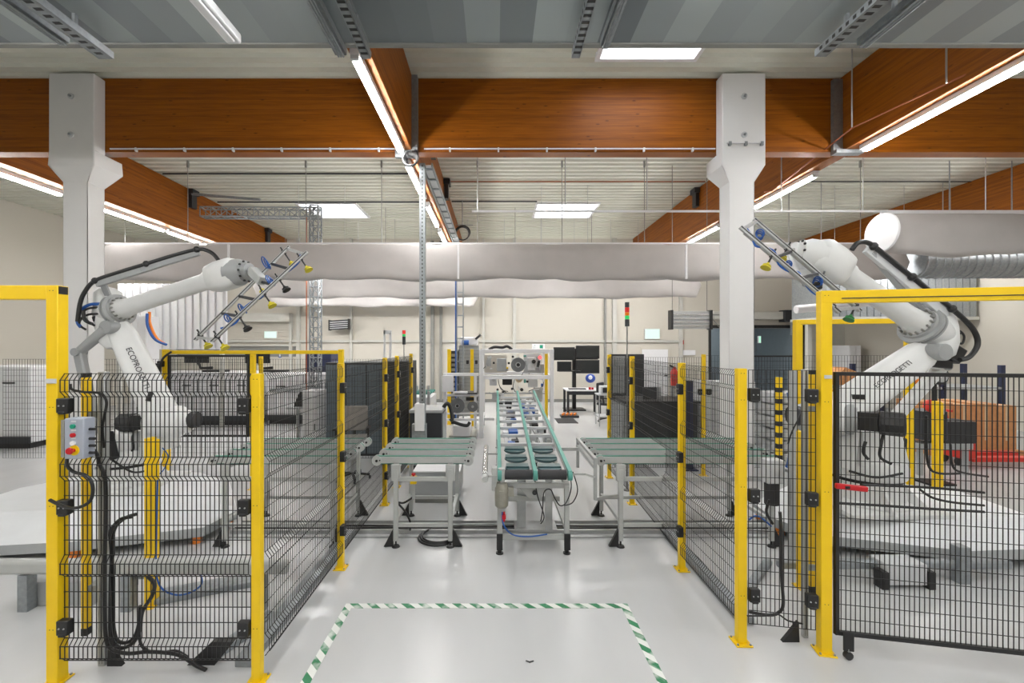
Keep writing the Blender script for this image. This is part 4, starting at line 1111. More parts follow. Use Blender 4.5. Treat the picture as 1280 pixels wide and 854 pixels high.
# dark cabinet
r = thing('dark_cabinet','dark grey cabinet with light top behind the left belt table','cabinet',(-1.22,7.75,0))
MB().box(-1.47,-.92,7.42,8.05,.1,1.04).build('body', M_dark, r, bevel=.008); MB().box(-1.48,-.91,7.41,8.06,1.04,1.09).build('top', M_greycab, r, bevel=.008)
MB().box(-.918,-.905,7.5,7.98,.15,1.0).build('side_panel', M_greycab, r)
MB().box(-1.46,-.94,7.415,7.419,.38,.395).build('door_gap', M_alu, r)
for xx in (-1.4,-1.0):
    for yy in (7.5,7.95): MB().cyl((xx-.015,yy,.05),(xx+.015,yy,.05),.05,n=14).build('caster', M_rubber, r)
tagged(MB().tube(spline([(-.93,7.75,1.09),(-.86,7.75,1.16),(-.80,7.75,1.08),(-.77,7.72,.9),(-.80,7.7,.86)]),.035,10),'cable_hose',M_blk,'black bent hose on the right side of the dark cabinet','hose')

# ============================================================ central conveyor
r = thing('aisle_conveyor','long three-belt conveyor running back along the aisle to the machine','conveyor',(.4,4.57,0))
def zc(y): return .915+(y-4.5)*.053
for i, (xa, xb) in enumerate(((.045,.055),(.41,.49),(.765,.86))):
    a = V((xa,4.42,zc(4.42))); b = V((xb,9.6,zc(9.6)))
    o = MB().bar(a-V((0,0,.045)), b-V((0,0,.045)), .035, .06).build('belt_rail', M_alu2, r, bevel=.003)
    MB().bar(a, b, .042, .022).cyl(a+V((-.021,0,-.04)),a+V((.021,0,-.04)),.052,n=20).build('belt', M_teal, o, bevel=.003)
for x0_, x1_ in ((.10,.385),(.445,.735)):
    for k, (yy, rr) in enumerate(((4.47,.05),)):
        MB().cyl((x0_,yy,zc(yy)-.05),(x1_,yy,zc(yy)-.05),rr,n=24).build('drive_roller', M_rubber, r)
        MB().cyl((x0_-.03,yy,zc(yy)-.05),(x1_+.03,yy,zc(yy)-.05),.012,n=8).build('axle', M_steel, r)
    for k in range(3):
        yy = 4.72+k*.33; zz = zc(yy)-.09
        MB().lathe(((x0_+x1_)/2,yy,zz),(0,0,1),[(0,.11),(.02,.135),(.035,.135)],24).box(x0_+.02,x1_-.02,yy-.03,yy+.10,zz+.01,zz+.05).build('lift_pad', M_pan, r)
# cross members
for k in range(9):
    yy = 5.75+k*.45; MB().box(.06,.80,yy-.025,yy+.025,zc(yy)-.12,zc(yy)-.08).build('cross_member', M_lampoff, r, bevel=.003)
for xx in (.16,.66): MB().bar((xx,5.5,zc(5.5)-.20),(xx+.02,9.5,zc(9.5)-.20),.05,.05).build('lower_beam', M_lampoff, r)
for yy in (6.4,7.6,8.8): MB().box(.2,.34,yy,yy+.25,zc(yy)-.18,zc(yy)-.09).build('drive_unit', M_blue if yy<7 else M_dark, r, bevel=.01)
rn = random.Random(5)
for i in range(26):
    yy = rn.uniform(5.7,9.4); xx = rn.choice((rn.uniform(.1,.4),rn.uniform(.5,.78))); h_ = rn.uniform(.03,.1)
    MB().box(xx-.05,xx+.05,yy,yy+rn.uniform(.05,.2),zc(yy)-.16-h_,zc(yy)-.12).build('unit', rn.choice((M_lampoff,M_greycab,M_blk,M_blue,M_white,M_alu)), r, bevel=.006)
for xx in (.30,.62): MB().tube(spline([(xx+.04*math.sin(k*1.7), 5.8+k*.45, zc(5.8+k*.45)-.2-.02*math.cos(k)) for k in range(8)],3), .010, 6).build('cable', M_cable, r)
# frame
for xx in (.047,.757):
    for yy in (4.57,6.1,7.9,9.3):
        zt = zc(yy)-.12 if yy > 5 else .72
        lg = MB().box(xx-.026,xx+.026,yy-.026,yy+.026,.06,zt).build('leg', M_alu2, r, bevel=.004)
        MB().cyl((xx,yy,0),(xx,yy,.06),.022,n=12).cyl((xx,yy,0),(xx,yy,.012),.04,n=14).build('levelling_foot', M_blk, lg)
        if yy < 5: MB().box(xx-.032,xx+.032,yy-.04,yy-.027,.05,.22).build('floor_bracket', M_blk, lg)
    MB().box(xx-.02,xx+.02,4.6,9.3,.24,.28).build('side_rail', M_alu2, r)
    MB().box(xx-.025,xx+.025,4.6,9.3,.70,.75).build('upper_side_rail', M_alu2, r)
for zz, y_ in ((.715,4.57),(.17,4.57),(.46,4.9)):
    MB().box(.02 if zz>.6 else .075,.785 if zz>.6 else .73,y_-.022,y_+.022,zz-.02,zz+.035).build('cross_rail', M_alu2, r, bevel=.004)
# gear motor at the left leg
gm = MB(); p = P(627,617,4.42); gm.lathe(p+V((0,0,-.14)),(0,0,1),[(0,.05),(.02,.068),(.06,.07),(.2,.07),(.22,.06),(.25,.055)],18)
gm.cbox(p+V((0,-.072,0)),.05,.02,.10).cbox(p+V((.095,0,.02)),.06,.06,.09).build('gear_motor', M_olive, r, bevel=.004)
mb = MB().cyl(p+V((0,.03,.11)),p+V((0,.03,.25)),.035,n=16).box(p.x-.10,p.x-.05,4.40,4.5,.72,.95).build('gear_box', M_alu2, r, bevel=.004)
MB().prism([(.22,4.62,.72),(.60,4.62,.72),(.48,4.62,.56),(.36,4.62,.56)],(0,.04,0)).build('hopper', M_alu2, r, bevel=.004)
MB().cyl((.42,4.615,.63),(.42,4.60,.63),.025,n=14).build('hopper_knob', M_blk, r)
MB().bar((.60,4.85,.12),(.60,4.85,.75),.08,.04).bar((.30,4.95,.1),(.30,4.95,.75),.10,.05).build('lift_column', M_alu, r, bevel=.003)
MB().prism([(.30,4.88,.62),(.40,4.88,.62),(.37,4.88,.56),(.32,4.88,.55)],(0,.03,0)).build('blue_cylinder', M_blue, r)
MB().box(.22,.70,4.85,5.1,.10,.13).build('lift_base', M_alu, r)
# side roller bar left and stub right
MB().cyl((-.105,4.35,.885),(-.115,5.5,.91),.03,n=16).build('side_roller', M_steel, r)
MB().cyl((-.10,4.28,.87),(-.105,4.42,.89),.031,n=16).build('roller_end', M_alu2, r)
for yy in (4.4,5.3): MB().bar((-.10,yy,.87),(.03,yy,.87),.018).build('roller_arm', M_alu2, r)
MB().bar((.79,4.50,.86),(.93,4.50,.86),.02).bar((.93,4.5,.86),(1.05,4.6,.80),.03,.02).build('stub_arm', M_alu2, r)
MB().bar((.80,5.3,.93),(1.02,5.3,.93),.03,.04).build('stub_arm', M_alu, r)
for pts_, m_, rr in ((pl([(712,590),(714,610),(708,628),(700,632),(693,622),(688,612),(680,616),(678,640),(676,652)],4.45),M_cable,.006),
                     (pl([(716,590),(722,612),(716,628),(705,632)],4.5),M_cable,.006),
                     (pl([(628,640),(629,655),(640,668),(660,671),(684,668)],4.5),M_blue,.008),
                     (pl([(668,595),(672,620),(680,645),(676,655)],4.6),M_cable,.006)):
    tag(MB().tube(spline(pts_),rr,6).build('cable',m_), {0:''}.get(1, ['black cable loop at the right front leg of the aisle conveyor','outer black cable loop right of the aisle conveyor leg','blue air line at the left front leg of the aisle conveyor','thin black cable hanging inside the aisle conveyor frame'][[(712),(716),(628),(668)].index(int(round((pts_[0].x*F/pts_[0].y)+CX)))]), 'cable')
MB().cbox(P(630,646,4.5),.04,.04,.04).cyl(P(630,640,4.5),P(630,652,4.5),.012,n=8).build('valve', M_red, r)

# floor cable duct across the aisle
r = thing('floor_cable_duct','low cable duct crossing the aisle floor under the belt tables','cable duct',(.2,5.2,0))
MB().box(-3.1,3.6,5.30,5.34,.0,.05).box(-3.1,3.6,5.04,5.07,0,.045).build('side_profile', M_alu, r)
MB().box(-3.1,3.6,5.07,5.30,.0,.015).build('tray_floor', M_dktrim, r)
for k, m_ in enumerate((M_cable,M_cable,M_cable,M_alu)):
    MB().tube([(-3.1+i*.35, 5.10+k*.045+.006*math.sin(i*1.3+k), .028+.008*math.sin(i*.9+2*k)) for i in range(20)], .011, 6).build('cable', m_, r)
MB().box(-3.1,3.6,4.93,4.955,.0,.02).build('floor_strip', M_alu, r)
# ============================================================ control box and front details
r = thing('control_box','grey push button box with red mushroom stop at the left gate post','control box',(-2.74,2.74,1.46))
a = P(84,522,2.74); b = P(112,572,2.74)
MB().box(a.x+.02,b.x,2.70,2.78,b.z,a.z).build('enclosure', M_boxgrey, r, bevel=.006)
MB().box(a.x,a.x+.02,2.70,2.8,b.z+.01,a.z-.01).build('side_plate', M_olive, r)
for (x_, y_), m_, nm in (((92,533),M_gbtn,'green_button'),((92,544),M_red,'red_button'),((92,554),M_white,'white_button')):
    p = P(x_,y_,2.70); MB().cyl(p,p-V((0,.012,0)),.014,n=18).build(nm, m_, r)
    q = P(x_,y_-6,2.70); MB().cbox(q,.03,.003,.010).build('legend_plate', M_lampoff, r)
p = P(93,563,2.70); MB().cyl(p,p-V((0,.004,0)),.032,n=24).build('stop_ring', M_yel, r)
MB().cyl(p,p-V((0,.02,0)),.012,n=12).lathe(p-V((.008,.018,0)),(0,-1,0),[(0,.02),(.006,.022),(.014,.018)],20).build('stop_button', M_red, r)
for z_ in (.0,.045,.09,.15): MB().cyl((b.x,2.74,b.z+.03+z_),(b.x+.035,2.74,b.z+.03+z_),.009,n=8).build('cable_gland', M_blk, r)
def cable(pts, rr, lab, m=M_cable):
    return tag(MB().tube(spline(pts),rr,8).build('cable',m),lab,'cable')
cable(pl([(84,572),(84,582),(92,590),(106,594),(114,602),(116,615),(112,627),(100,634),(86,635),(72,630),(62,625)],2.72),.010,'thick black cable looping below the grey control box')
cable(pl([(113,558),(122,570),(124,580),(130,592),(132,610),(132,650),(131,700),(131,770),(133,800),(140,812),(160,817),(185,815),(215,817),(230,822),(245,832),(258,838)],2.92),.012,'thick black cable running down from the control box to the floor')
cable(pl([(165,646),(150,650),(138,665),(135,690),(136,740),(137,780),(140,800),(150,810),(165,805),(174,790),(178,765),(190,745),(193,730),(184,720)],3.0),.013,'black cable pair hanging in a long loop near the sensor post')
cable(pl([(170,643),(156,648),(143,662),(140,690),(141,740),(141,775),(146,800),(160,803),(170,792),(176,770)],3.05),.012,'second black cable of the long loop in the left cell')
cable(pl([(175,757),(174,785),(176,805),(186,814),(200,816),(220,814),(235,822)],2.95),.009,'thin cable from the black junction box to the floor')
cable(pl([(88,480),(90,487),(104,490),(125,492),(133,502),(131,518),(128,535),(130,560)],2.88),.008,'black cable arching from the gate post over the left cell')
cable(pl([(197,600),(196,640),(195,700),(197,725),(205,738),(222,744),(240,740),(252,730),(250,718),(242,715)],3.6),.007,'blue air hose beside the short sensor post in the left cell',M_blue)
cable(pl([(203,560),(210,570),(206,585),(198,594)],3.75),.005,'thin blue hose loop behind the top of the short sensor post',M_blue)
cable(pl([(975,640),(977,670),(977,720),(979,755),(973,766),(960,769),(936,765)],3.1),.011,'thick black cable hanging behind the narrow right mesh panel')
cable(pl([(934,770),(955,770),(972,768),(985,776),(1003,780)],3.06),.006,'thin black cable along the bottom of the narrow right panel')
cable(pl([(936,650),(945,645),(955,650),(964,658)],3.9),.008,'blue hose inside the right cell behind the narrow panel',M_blue)
cable(pl([(962,625),(958,640),(966,655)],3.9),.012,'short black cable end inside the right cell')
cable(pl([(1077,606),(1100,607),(1150,609),(1190,612),(1230,616)],3.02),.009,'black cable running right from the red door switch')
cable(pl([(1150,612),(1165,622),(1190,628),(1230,632)],3.3),.009,'second black cable below the door switch cable')
cable(pl([(1046,629),(1100,632),(1160,636),(1230,640)],3.3),.010,'straight black cable along the front of the right platform')
cable(pl([(1158,520),(1158,560),(1162,585),(1175,592),(1200,592)],4.5),.012,'black cable hanging at the right edge inside the cell')
cable(pl([(1188,555),(1190,580),(1200,590),(1235,596)],5.0),.012,'black cable beside the short sensor post at the right edge')
cable(pl([(985,555),(990,540),(1000,520),(1003,515)],3.6),.006,'thin black cable by the portal post in the right cell')
cable(pl([(203,475),(199,462),(204,448),(214,440)],6.5),.016,'black cable on the low yellow door frame behind the left robot')
tagged(MB().cbox(P(196,468,6.5),.09,.08,.33),'door_switch',M_blk,'black door switch hanging at the low yellow frame','switch',bevel=.01)
tagged(MB().cbox(P(201,455,6.56),.07,.07,.09),'switch_bracket',M_blk,'small black bracket on the low yellow frame post','bracket',bevel=.006)
# guard rails on the floor of both cells
r = thing('floor_guard_rail','bright round guard rail low in the left cell','guard rail',(-2.7,3.6,0))
MB().box(-4.2,-1.72,3.56,3.64,.30,.42).build('rail', M_alu2, r, bevel=.03, seg=3)
for x_ in (-3.05,-1.95,-3.9): MB().box(x_-.04,x_+.04,3.56,3.64,0,.30).build('leg', M_galv, r)
MB().box(-4.0,-3.4,3.65,3.8,.0,.2).build('cover_box', M_greycab, r, bevel=.006)
def floor_channel(label, a, b, w=.12, h=.06):
    a = V(a); b = V(b); return tagged(MB().bar(a+V((0,0,h/2)), b+V((0,0,h/2)), w, h),'floor_channel',M_galv,label,'cable channel',bevel=.004)
floor_channel('diagonal floor channel in the left cell leading to the front corner',(-2.95,3.72,0),(-2.25,4.02,0),.2,.05)
floor_channel('floor channel along the inside of the left fence',(-1.72,2.95,0),(-1.68,5.0,0))
floor_channel('floor channel from the corner of the left cell, lit and ribbed',(-2.0,3.0,0),(-1.80,3.5,0),.1,.05)
floor_channel('diagonal floor channel in the right cell',(1.95,3.55,0),(2.75,4.35,0),.07,.05)
floor_channel('floor channel along the inside of the right fence',(1.98,3.4,0),(2.0,5.0,0))
tagged(MB().prism([(-2.12,2.97,0),(-1.93,2.97,0),(-1.80,2.97,.16),(-1.95,2.97,.16)],(0,.05,0)),'floor_wedge',M_blk,'black wedge bracket on the floor at the front left corner','bracket')
r = thing('floor_unit','white box with black end brackets on the floor of the right cell','control unit',(3.55,3.86,0))
a = P(1097,698,4.0); b = P(1146,738,4.0)
MB().box(a.x,b.x,3.9,4.1,.03,.22).build('box', M_lampoff, r, bevel=.008)
for x_ in (a.x-.03,b.x+.03): MB().box(x_-.03,x_+.03,3.88,3.98,0,.16).build('end_bracket', M_blk, r, bevel=.006)
MB().box(a.x-.9,b.x+.9,4.0,4.08,.12,.20).build('rail', M_galv, r, bevel=.02)
for x_ in (a.x-.55,b.x+.42): MB().box(x_-.05,x_+.05,3.97,4.07,0,.34).build('leg', M_galv, r, bevel=.006)
# right side stand near portal (grey column + motor of the table)
r = thing('sensor_stand','grey stand with black and yellow striped guard and blue cables in the right cell','stand',(2.6,4.6,0))
MB().box(2.95,3.01,4.30,4.36,0,1.95).build('upright', M_alu, r, bevel=.004)
mb = MB(); 
MB().box(3.01,3.06,4.6,4.65,.9,1.86).build('guard_post', M_yel, r)
for k in range(7): mb.box(3.008,3.062,4.598,4.652,.98+k*.12,1.03+k*.12)
mb.build('black_stripes', M_blk, r)
MB().tube(spline([(3.12,4.6,1.7),(3.14,4.58,1.4),(3.13,4.6,1.0),(3.1,4.6,.9)]),.016,8).build('cable', M_blue, r)
MB().bar((3.03,4.62,.92),(2.98,4.36,.92),.03).build('arm', M_alu, r)
MB().cyl((2.88,4.5,.55),(2.88,4.5,.78),.07,n=18).build('motor', M_rubber, r)
MB().box(2.79,2.97,4.42,4.55,.78,1.02).build('motor_cover', M_lampoff, r, bevel=.01)

# ============================================================ background left: white machine, monitors
def box_machine(name, label, x0, x1, y0, y1, z, parts=3):
    r = thing(name, label, 'machine', ((x0+x1)/2,(y0+y1)/2,0))
    MB().box(x0,x1,y0,y1,.12,z).build('housing', M_white, r, bevel=.02)
    MB().box(x0+.05,x1-.05,y0+.04,y1-.04,0,.12).build('plinth', M_blk, r)
    MB().box(x0-.02,x1+.02,y0-.05,y0-.005,.12,.26).build('kick_rail', M_dark, r)
    w = (x1-x0)/parts
    for i in range(parts):
        a = x0+i*w+.04; b = a+w-.08
        d = MB().box(a,b,y0-.02,y0-.001,.32,z-.1).build('door', M_white, r, bevel=.006)
        MB().box((a+b)/2-.12,(a+b)/2+.12,y0-.045,y0-.021,z-.36,z-.33).build('handle', M_blk, d)
    return r
wm = box_machine('white_machine','long low white machine at the back of the left cell',-9.6,-6.6,11.9,13.2,1.45,4)
wm2 = box_machine('white_machine','white machine block behind the lattice mast',-6.4,-3.9,12.1,13.0,1.40,3)
wm3 = box_machine('white_machine','white cabinet machine behind the left robot',-11.6,-9.9,9.2,10.4,1.75,2)
MB().box(-6.3,-4.0,12.04,12.045,.9,1.0).build('grey_band', M_greycab, wm2)
def arm_monitor(label, px, py, D_, w, h, base_z):
    p = P(px,py,D_); r = thing('monitor', label, 'monitor', (p.x,p.y+.2,base_z))
    MB().cbox(p,w,.05,h).build('screen', M_screen, r, bevel=.006)
    MB().cbox(p+V((0,0,h*.5+.06)),w*1.02,.22,.05).build('top_tray', M_dark, r)
    MB().cbox(p-V((0,.028,0)),.02,.01,h*.9).build('bracket', M_dark, r)
    MB().tube([p+V((0,.05,-h*.4)),p+V((.05,.1,-h*.5-.15)),V((p.x+.35,p.y+.15,base_z+.12))],.04,8).build('arm', M_blk, r)
    MB().box(p.x+.1,p.x+.75,p.y+.05,p.y+.3,base_z,base_z+.06).build('base', M_blk, r, bevel=.01)
arm_monitor('monitor on an arm over the left white machine, seen through the yellow frame',246,449,12.1,.68,.22,1.45)
arm_monitor('second monitor on an arm, right of the yellow door frame post',322,448,12.1,.68,.28,1.45)
def cabinet(name, label, x0, x1, y0, y1, z, m, cat='cabinet', z0=0, doors=2, handle=M_blk, dm=None):
    r = thing(name, label, cat, ((x0+x1)/2,(y0+y1)/2,z0))
    MB().box(x0,x1,y0,y1,z0,z).build('body', m, r, bevel=.01)
    w = (x1-x0)/doors
    for i in range(doors):
        d = MB().box(x0+i*w+.015,x0+(i+1)*w-.015,y0-.018,y0-.001,z0+.05,z-.04).build('door', dm or m, r, bevel=.004)
        MB().box(x0+(i+1)*w-.07,x0+(i+1)*w-.05,y0-.035,y0-.019,(z0+z)/2-.06,(z0+z)/2+.06).build('handle', handle, d)
    return r
cabinet('switch_cabinet','white switch cabinet on the wall behind the left robot elbow',*(lambda a,b:(a.x,b.x))(P(163,392,10.2),P(183,392,10.2)),10.2,10.6,2.9,M_white)
tag(MB().tube(spline(pl([(184,392),(184,405),(189,418),(196,426),(208,431)],10.1)),.03,8).build('cable', M_blue),'blue cable bundle beside the white cabinet behind the left robot','cable')
tag(MB().tube(spline(pl([(187,390),(187,402),(191,414),(197,424),(206,430)],10.15)),.03,8).build('cable', M_orange),'orange cable beside the blue bundle behind the left robot','cable')
cabinet('dark_machine','dark machine cabinet behind the left fence between second and third post',-3.38,-2.15,8.6,9.6,1.86,M_dark,'machine',doors=3,dm=M_slate)
cabinet('navy_cabinet','dark blue grey cabinet behind the lattice mast',-5.85,-5.05,13.3,13.9,2.05,M_navy,'cabinet',doors=2)
cabinet('grey_cabinet','slim white cabinet behind the left belt table beside the dark machine',-3.62,-3.32,8.1,8.5,1.35,M_white,'cabinet',doors=1)
cabinet('tall_dark_cabinet','tall dark cabinet behind the narrow left mesh panels',-2.1,-1.62,8.0,8.9,1.9,M_dark,'cabinet',doors=1)
def office_chair(label, x, y, m_back, rot=0.0, group=None, seat_z=.48, back_h=.5):
    r = thing('office_chair', label, 'chair', (x,y,0), rot, group)
    MB().box(-.24,.24,-.24,.24,seat_z,seat_z+.08).build('seat', m_back, r, local=True, bevel=.03, seg=3)
    mb = MB(); mb.box(-.22,.22,.2,.26,seat_z+.14,seat_z+.14+back_h); mb.build('backrest', m_back, r, local=True, bevel=.03, seg=3)
    MB().bar((0,.2,seat_z),(0,.27,seat_z+.3),.05,.03).build('back_support', M_blk, r, local=True)
    MB().cyl((0,0,.1),(0,0,seat_z),.03,n=12).build('gas_column', M_alu, r, local=True)
    mb = MB()
    for k in range(5):
        a = 2*PI*k/5; mb.bar((0,0,.11),(.28*math.cos(a),.28*math.sin(a),.07),.035,.03)
    mb.build('star_base', M_blk, r, local=True)
    for k in range(5):
        a = 2*PI*k/5; c_ = V((.28*math.cos(a),.28*math.sin(a),.028)); MB().cyl(c_-V((.015,0,0)),c_+V((.015,0,0)),.028,n=12).build('caster', M_rubber, r, local=True)
    for s in (-1,1): MB().bar((s*.25,.0,seat_z+.04),(s*.26,.02,seat_z+.22),.03,.04).bar((s*.26,-.12,seat_z+.22),(s*.26,.12,seat_z+.22),.05,.03).build('armrest', M_blk, r, local=True)
    return r
M_chg = mat('grey_cloth', rgb(150,146,142), .9, var=.08)
office_chair('grey backed office chair behind the left mesh fence',-2.35,7.1,M_chg,.15,seat_z=.62,back_h=.42)
# laptop stand
r = thing('laptop','open laptop with dark screen on a small stand behind the left fence','laptop',(-4.0,8.9,0))
p = P(374,500,8.9); MB().add([p+V(q) for q in ((-.12,.0,-.14),(.06,.0,-.14),(.14,.06,.16),(-.02,.06,.16),(-.12,.02,-.14),(.06,.02,-.14),(.14,.08,.16),(-.02,.08,.16))],[(0,1,2,3),(7,6,5,4),(0,4,5,1),(1,5,6,2),(2,6,7,3),(3,7,4,0)]).build('screen', M_screen, r)
MB().box(p.x-.2,p.x+.1,8.75,9.0,p.z-.17,p.z-.14).build('keyboard_base', M_greycab, r)
MB().cyl((p.x-.03,8.9,0),(p.x-.03,8.9,p.z-.17),.025,n=10).box(p.x-.25,p.x+.2,8.7,9.1,0,.03).build('stand', M_alu, r)
# signal towers
def tower(label, x, y, z0, zt, h, segs, r_=.034, base=0.0):
    r = thing('signal_tower', label, 'signal light', (x,y,base))
    MB().cyl((x,y,base),(x,y,zt-h),.011,n=10).cyl((x,y,base),(x,y,base+.02),.05,n=16).build('pole', M_dktrim, r)
    z = zt-h
    for nm, m_, hh in segs:
        MB().cyl((x,y,z),(x,y,z+hh-.004),r_,n=20).build(nm, m_, r); z += hh
tower('signal tower with red, orange and green lights on a thin pole at the right fence',2.0,6.55,0,2.86,.37,[('base_segment',M_dark,.11),('green_light',M_sgr,.055),('orange_light',M_sor,.05),('red_light',M_sred,.075),('cap',M_dark,.08)],.033)
tower('small signal light with red and green above the left fence end',-1.9,9.0,0,2.52,.30,[('base_segment',M_dark,.17),('green_light',M_sgr,.05),('red_light',M_sred,.08)],.035)
# heaters / hung devices
def strip_heater(label, x0, x1, y0, y1, Dd, tilt, m1, m2):
    a = P(x0,y0,Dd); b = P(x1,y1,Dd); c = (a+b)/2; w = b.x-a.x; h = a.z-b.z
    r = thing('wall_heater', label, 'heater', (c.x,c.y,b.z))
    dz = w*math.tan(tilt)/2
    ux = V((w/2,0,dz)); uz = V((0,0,h/2))
    def slab(z0_, z1_, y_0, y_1, m_, nm, bev=.0):
        p = [c-ux+uz*z0_, c+ux+uz*z0_, c+ux+uz*z1_, c-ux+uz*z1_]
        MB().prism([q+V((0,y_0,0)) for q in p],(0,y_1-y_0,0)).build(nm, m_, r, bevel=bev)
    slab(-1,1,0,.12,m1,'housing',.006)
    for k in range(4): slab(-.75+k*.42,-.75+k*.42+.16,-.03,-.002,m2,'element')
    for s in (-1,1): MB().bar(c+ux*s+uz*1.1+V((0,.03,0)), c+ux*s-uz*1.1+V((0,.03,0)), .04, .2).build('end_plate', M_blk, r)
    if Dd > 12: MB().bar(c+V((0,.12,0)),V((c.x,YB-.01,c.z)),.04).build('wall_bracket', M_blk, r)
    else:
        for s in (-.4,.4): MB().cyl(c+V((s,.06,h/2)),V((c.x+s,c.y+.06,ZC)),.008,n=6).build('hanger', M_dktrim, r)
        MB().bar(c+V((w/2,.06,h*.3)),c+V((w/2+.9,.06,h*.3)),.04,.03).bar(c+V((w/2,.06,h*.3)),c+V((w/2+.4,.06,-h*.9)),.015,.015).build('strut', M_dktrim, r)
strip_heater('small black slatted heater on the back wall left of the pole',412,436,400,412,16.4,.06,M_dark,M_lampoff)
strip_heater('silver strip heater left of the white column above the fence',839,888,389,411,9.9,0,M_alu,M_steel)
# roller shutter box over the doorway
a = P(892,388,YB-.3); b = P(985,397,YB-.3)
r = thing('shutter_box','grey roller shutter box with motor above the doorway at the back right','shutter',(10.2,YB-.2,3.2))
MB().box(a.x,b.x,YB-.32,YB-.002,3.2,3.5).build('roll_cover', M_walltrim, r, bevel=.03); MB().box(b.x-.2,b.x+.1,YB-.42,YB-.05,3.1,3.55).build('drive_motor', M_dark, r, bevel=.02)
MB().cyl((b.x+.2,YB-.2,3.4),(b.x+.2,YB-.2,2.6),.04,n=10).build('conduit', M_galv, r)
MB().box(P(870,390,YB).x,a.x,YB-.3,YB-.002,3.15,3.2).build('support', M_dktrim, r)
# exit signs
def exit_sign(label, px0, px1, py0, py1, Dd, txt=None, m_=M_exitw, yb=None):
    a = P(px0,py0,Dd); b = P(px1,py1,Dd); r = thing('exit_sign', label, 'sign', ((a.x+b.x)/2,Dd,b.z))
    MB().box(a.x,b.x,Dd,Dd+.06,b.z,a.z).build('light_box', M_white, r, bevel=.006)
    MB().box(a.x+.02,b.x-.02,Dd-.004,Dd-.001,b.z+.02,a.z-.02).build('lit_face', m_, r)
    if txt:
        w = (b.x-a.x); h = a.z-b.z
        # running figure towards a door with arrow, in green
        mb = MB(); x0 = a.x+w*.22; zc_ = (a.z+b.z)/2
        mb.cyl((x0,Dd-.006,zc_+h*.25),(x0,Dd-.005,zc_+h*.25),h*.08,n=10)
        mb.bar((x0,Dd-.006,zc_+h*.15),(x0-h*.1,Dd-.006,zc_-h*.08),h*.1,.003).bar((x0-h*.1,Dd-.006,zc_-h*.08),(x0+h*.1,Dd-.006,zc_-h*.3),h*.07,.003).bar((x0-h*.1,Dd-.006,zc_-h*.08),(x0-h*.3,Dd-.006,zc_-h*.25),h*.07,.003)
        mb.box(a.x+w*.6,a.x+w*.85,Dd-.007,Dd-.005,zc_-h*.3,zc_+h*.3)
        mb.build('pictogram', M_gbtn, r)
exit_sign('lit green exit sign on the back wall right of the signal tower',806,825,411,424,YB-.1)
exit_sign('pale lit exit sign on the back wall right of the left gripper',330,346,414,423,YB-.1,None)
exit_sign('green exit sign with running figure above the aisle machine',665,681,430,437,YB-.5,'x',M_white)
exit_sign('green exit sign inside the doorway right of the column',948,951.5,420,429,YB+1.5,None,M_exit)
# blue round signs, wall boxes
def disc_sign(label, px, py, rr):
    p = P(px,py,YB-.01); r = thing('safety_sign', label, 'sign', (p.x,p.y,p.z-rr))
    MB().cyl(p,p-V((0,.008,0)),rr,n=24).build('plate', M_blueSign, r)
    mb = MB().cyl(p+V((0,-.009,rr*.45)),p+V((0,-.011,rr*.45)),rr*.2,n=12).box(p.x-rr*.22,p.x+rr*.22,p.y-.011,p.y-.009,p.z-rr*.6,p.z+rr*.2); mb.build('pictogram', M_white, r)
disc_sign('round blue safety sign on the back wall above the right fence',813,441,.105)
disc_sign('round blue safety sign on the back wall behind the left cell',350,444,.10)
tagged(MB().cbox(P(363,443,YB-.02),.12,.03,.05),'red_label',M_red,'small red label on the back wall behind the left cell','label')
tagged(MB().cbox(P(852,428,YB-.05),.14,.08,.16),'alarm_sounder',M_redp,'small red alarm box on the wall left of the doorway','alarm',bevel=.01)
tagged(MB().cbox(P(861,441,YB-.05),.5,.06,.2),'notice_box',M_white,'white notice box on the wall below the silver heater','box',bevel=.01)
r = thing('mirror_stand','slim silver frame leaning behind the left fence end','frame',(-2.9,9.4,0))
p = P(484,430,11.4)
MB().box(p.x-.10,p.x-.05,11.4,11.43,0,2.6).box(p.x+.05,p.x+.11,11.4,11.43,0,2.52).box(p.x-.10,p.x+.11,11.4,11.43,2.5,2.6).build('frame', M_lampoff, r)
# socket ladders on the wall etc
r = thing('wall_ladder_frame','white thin shelf frame at the left edge behind the gate post','frame',(-6.6,7.2,0))
mb = MB(); 
for z_ in (.4,1.0,1.6,2.2,2.78): mb.box(-6.95,-6.72,7.2,7.23,z_,z_+.02)
mb.box(-6.95,-6.93,7.2,7.23,0,2.8).box(-6.74,-6.72,7.2,7.23,0,2.8).build('frame', M_lampoff, r)
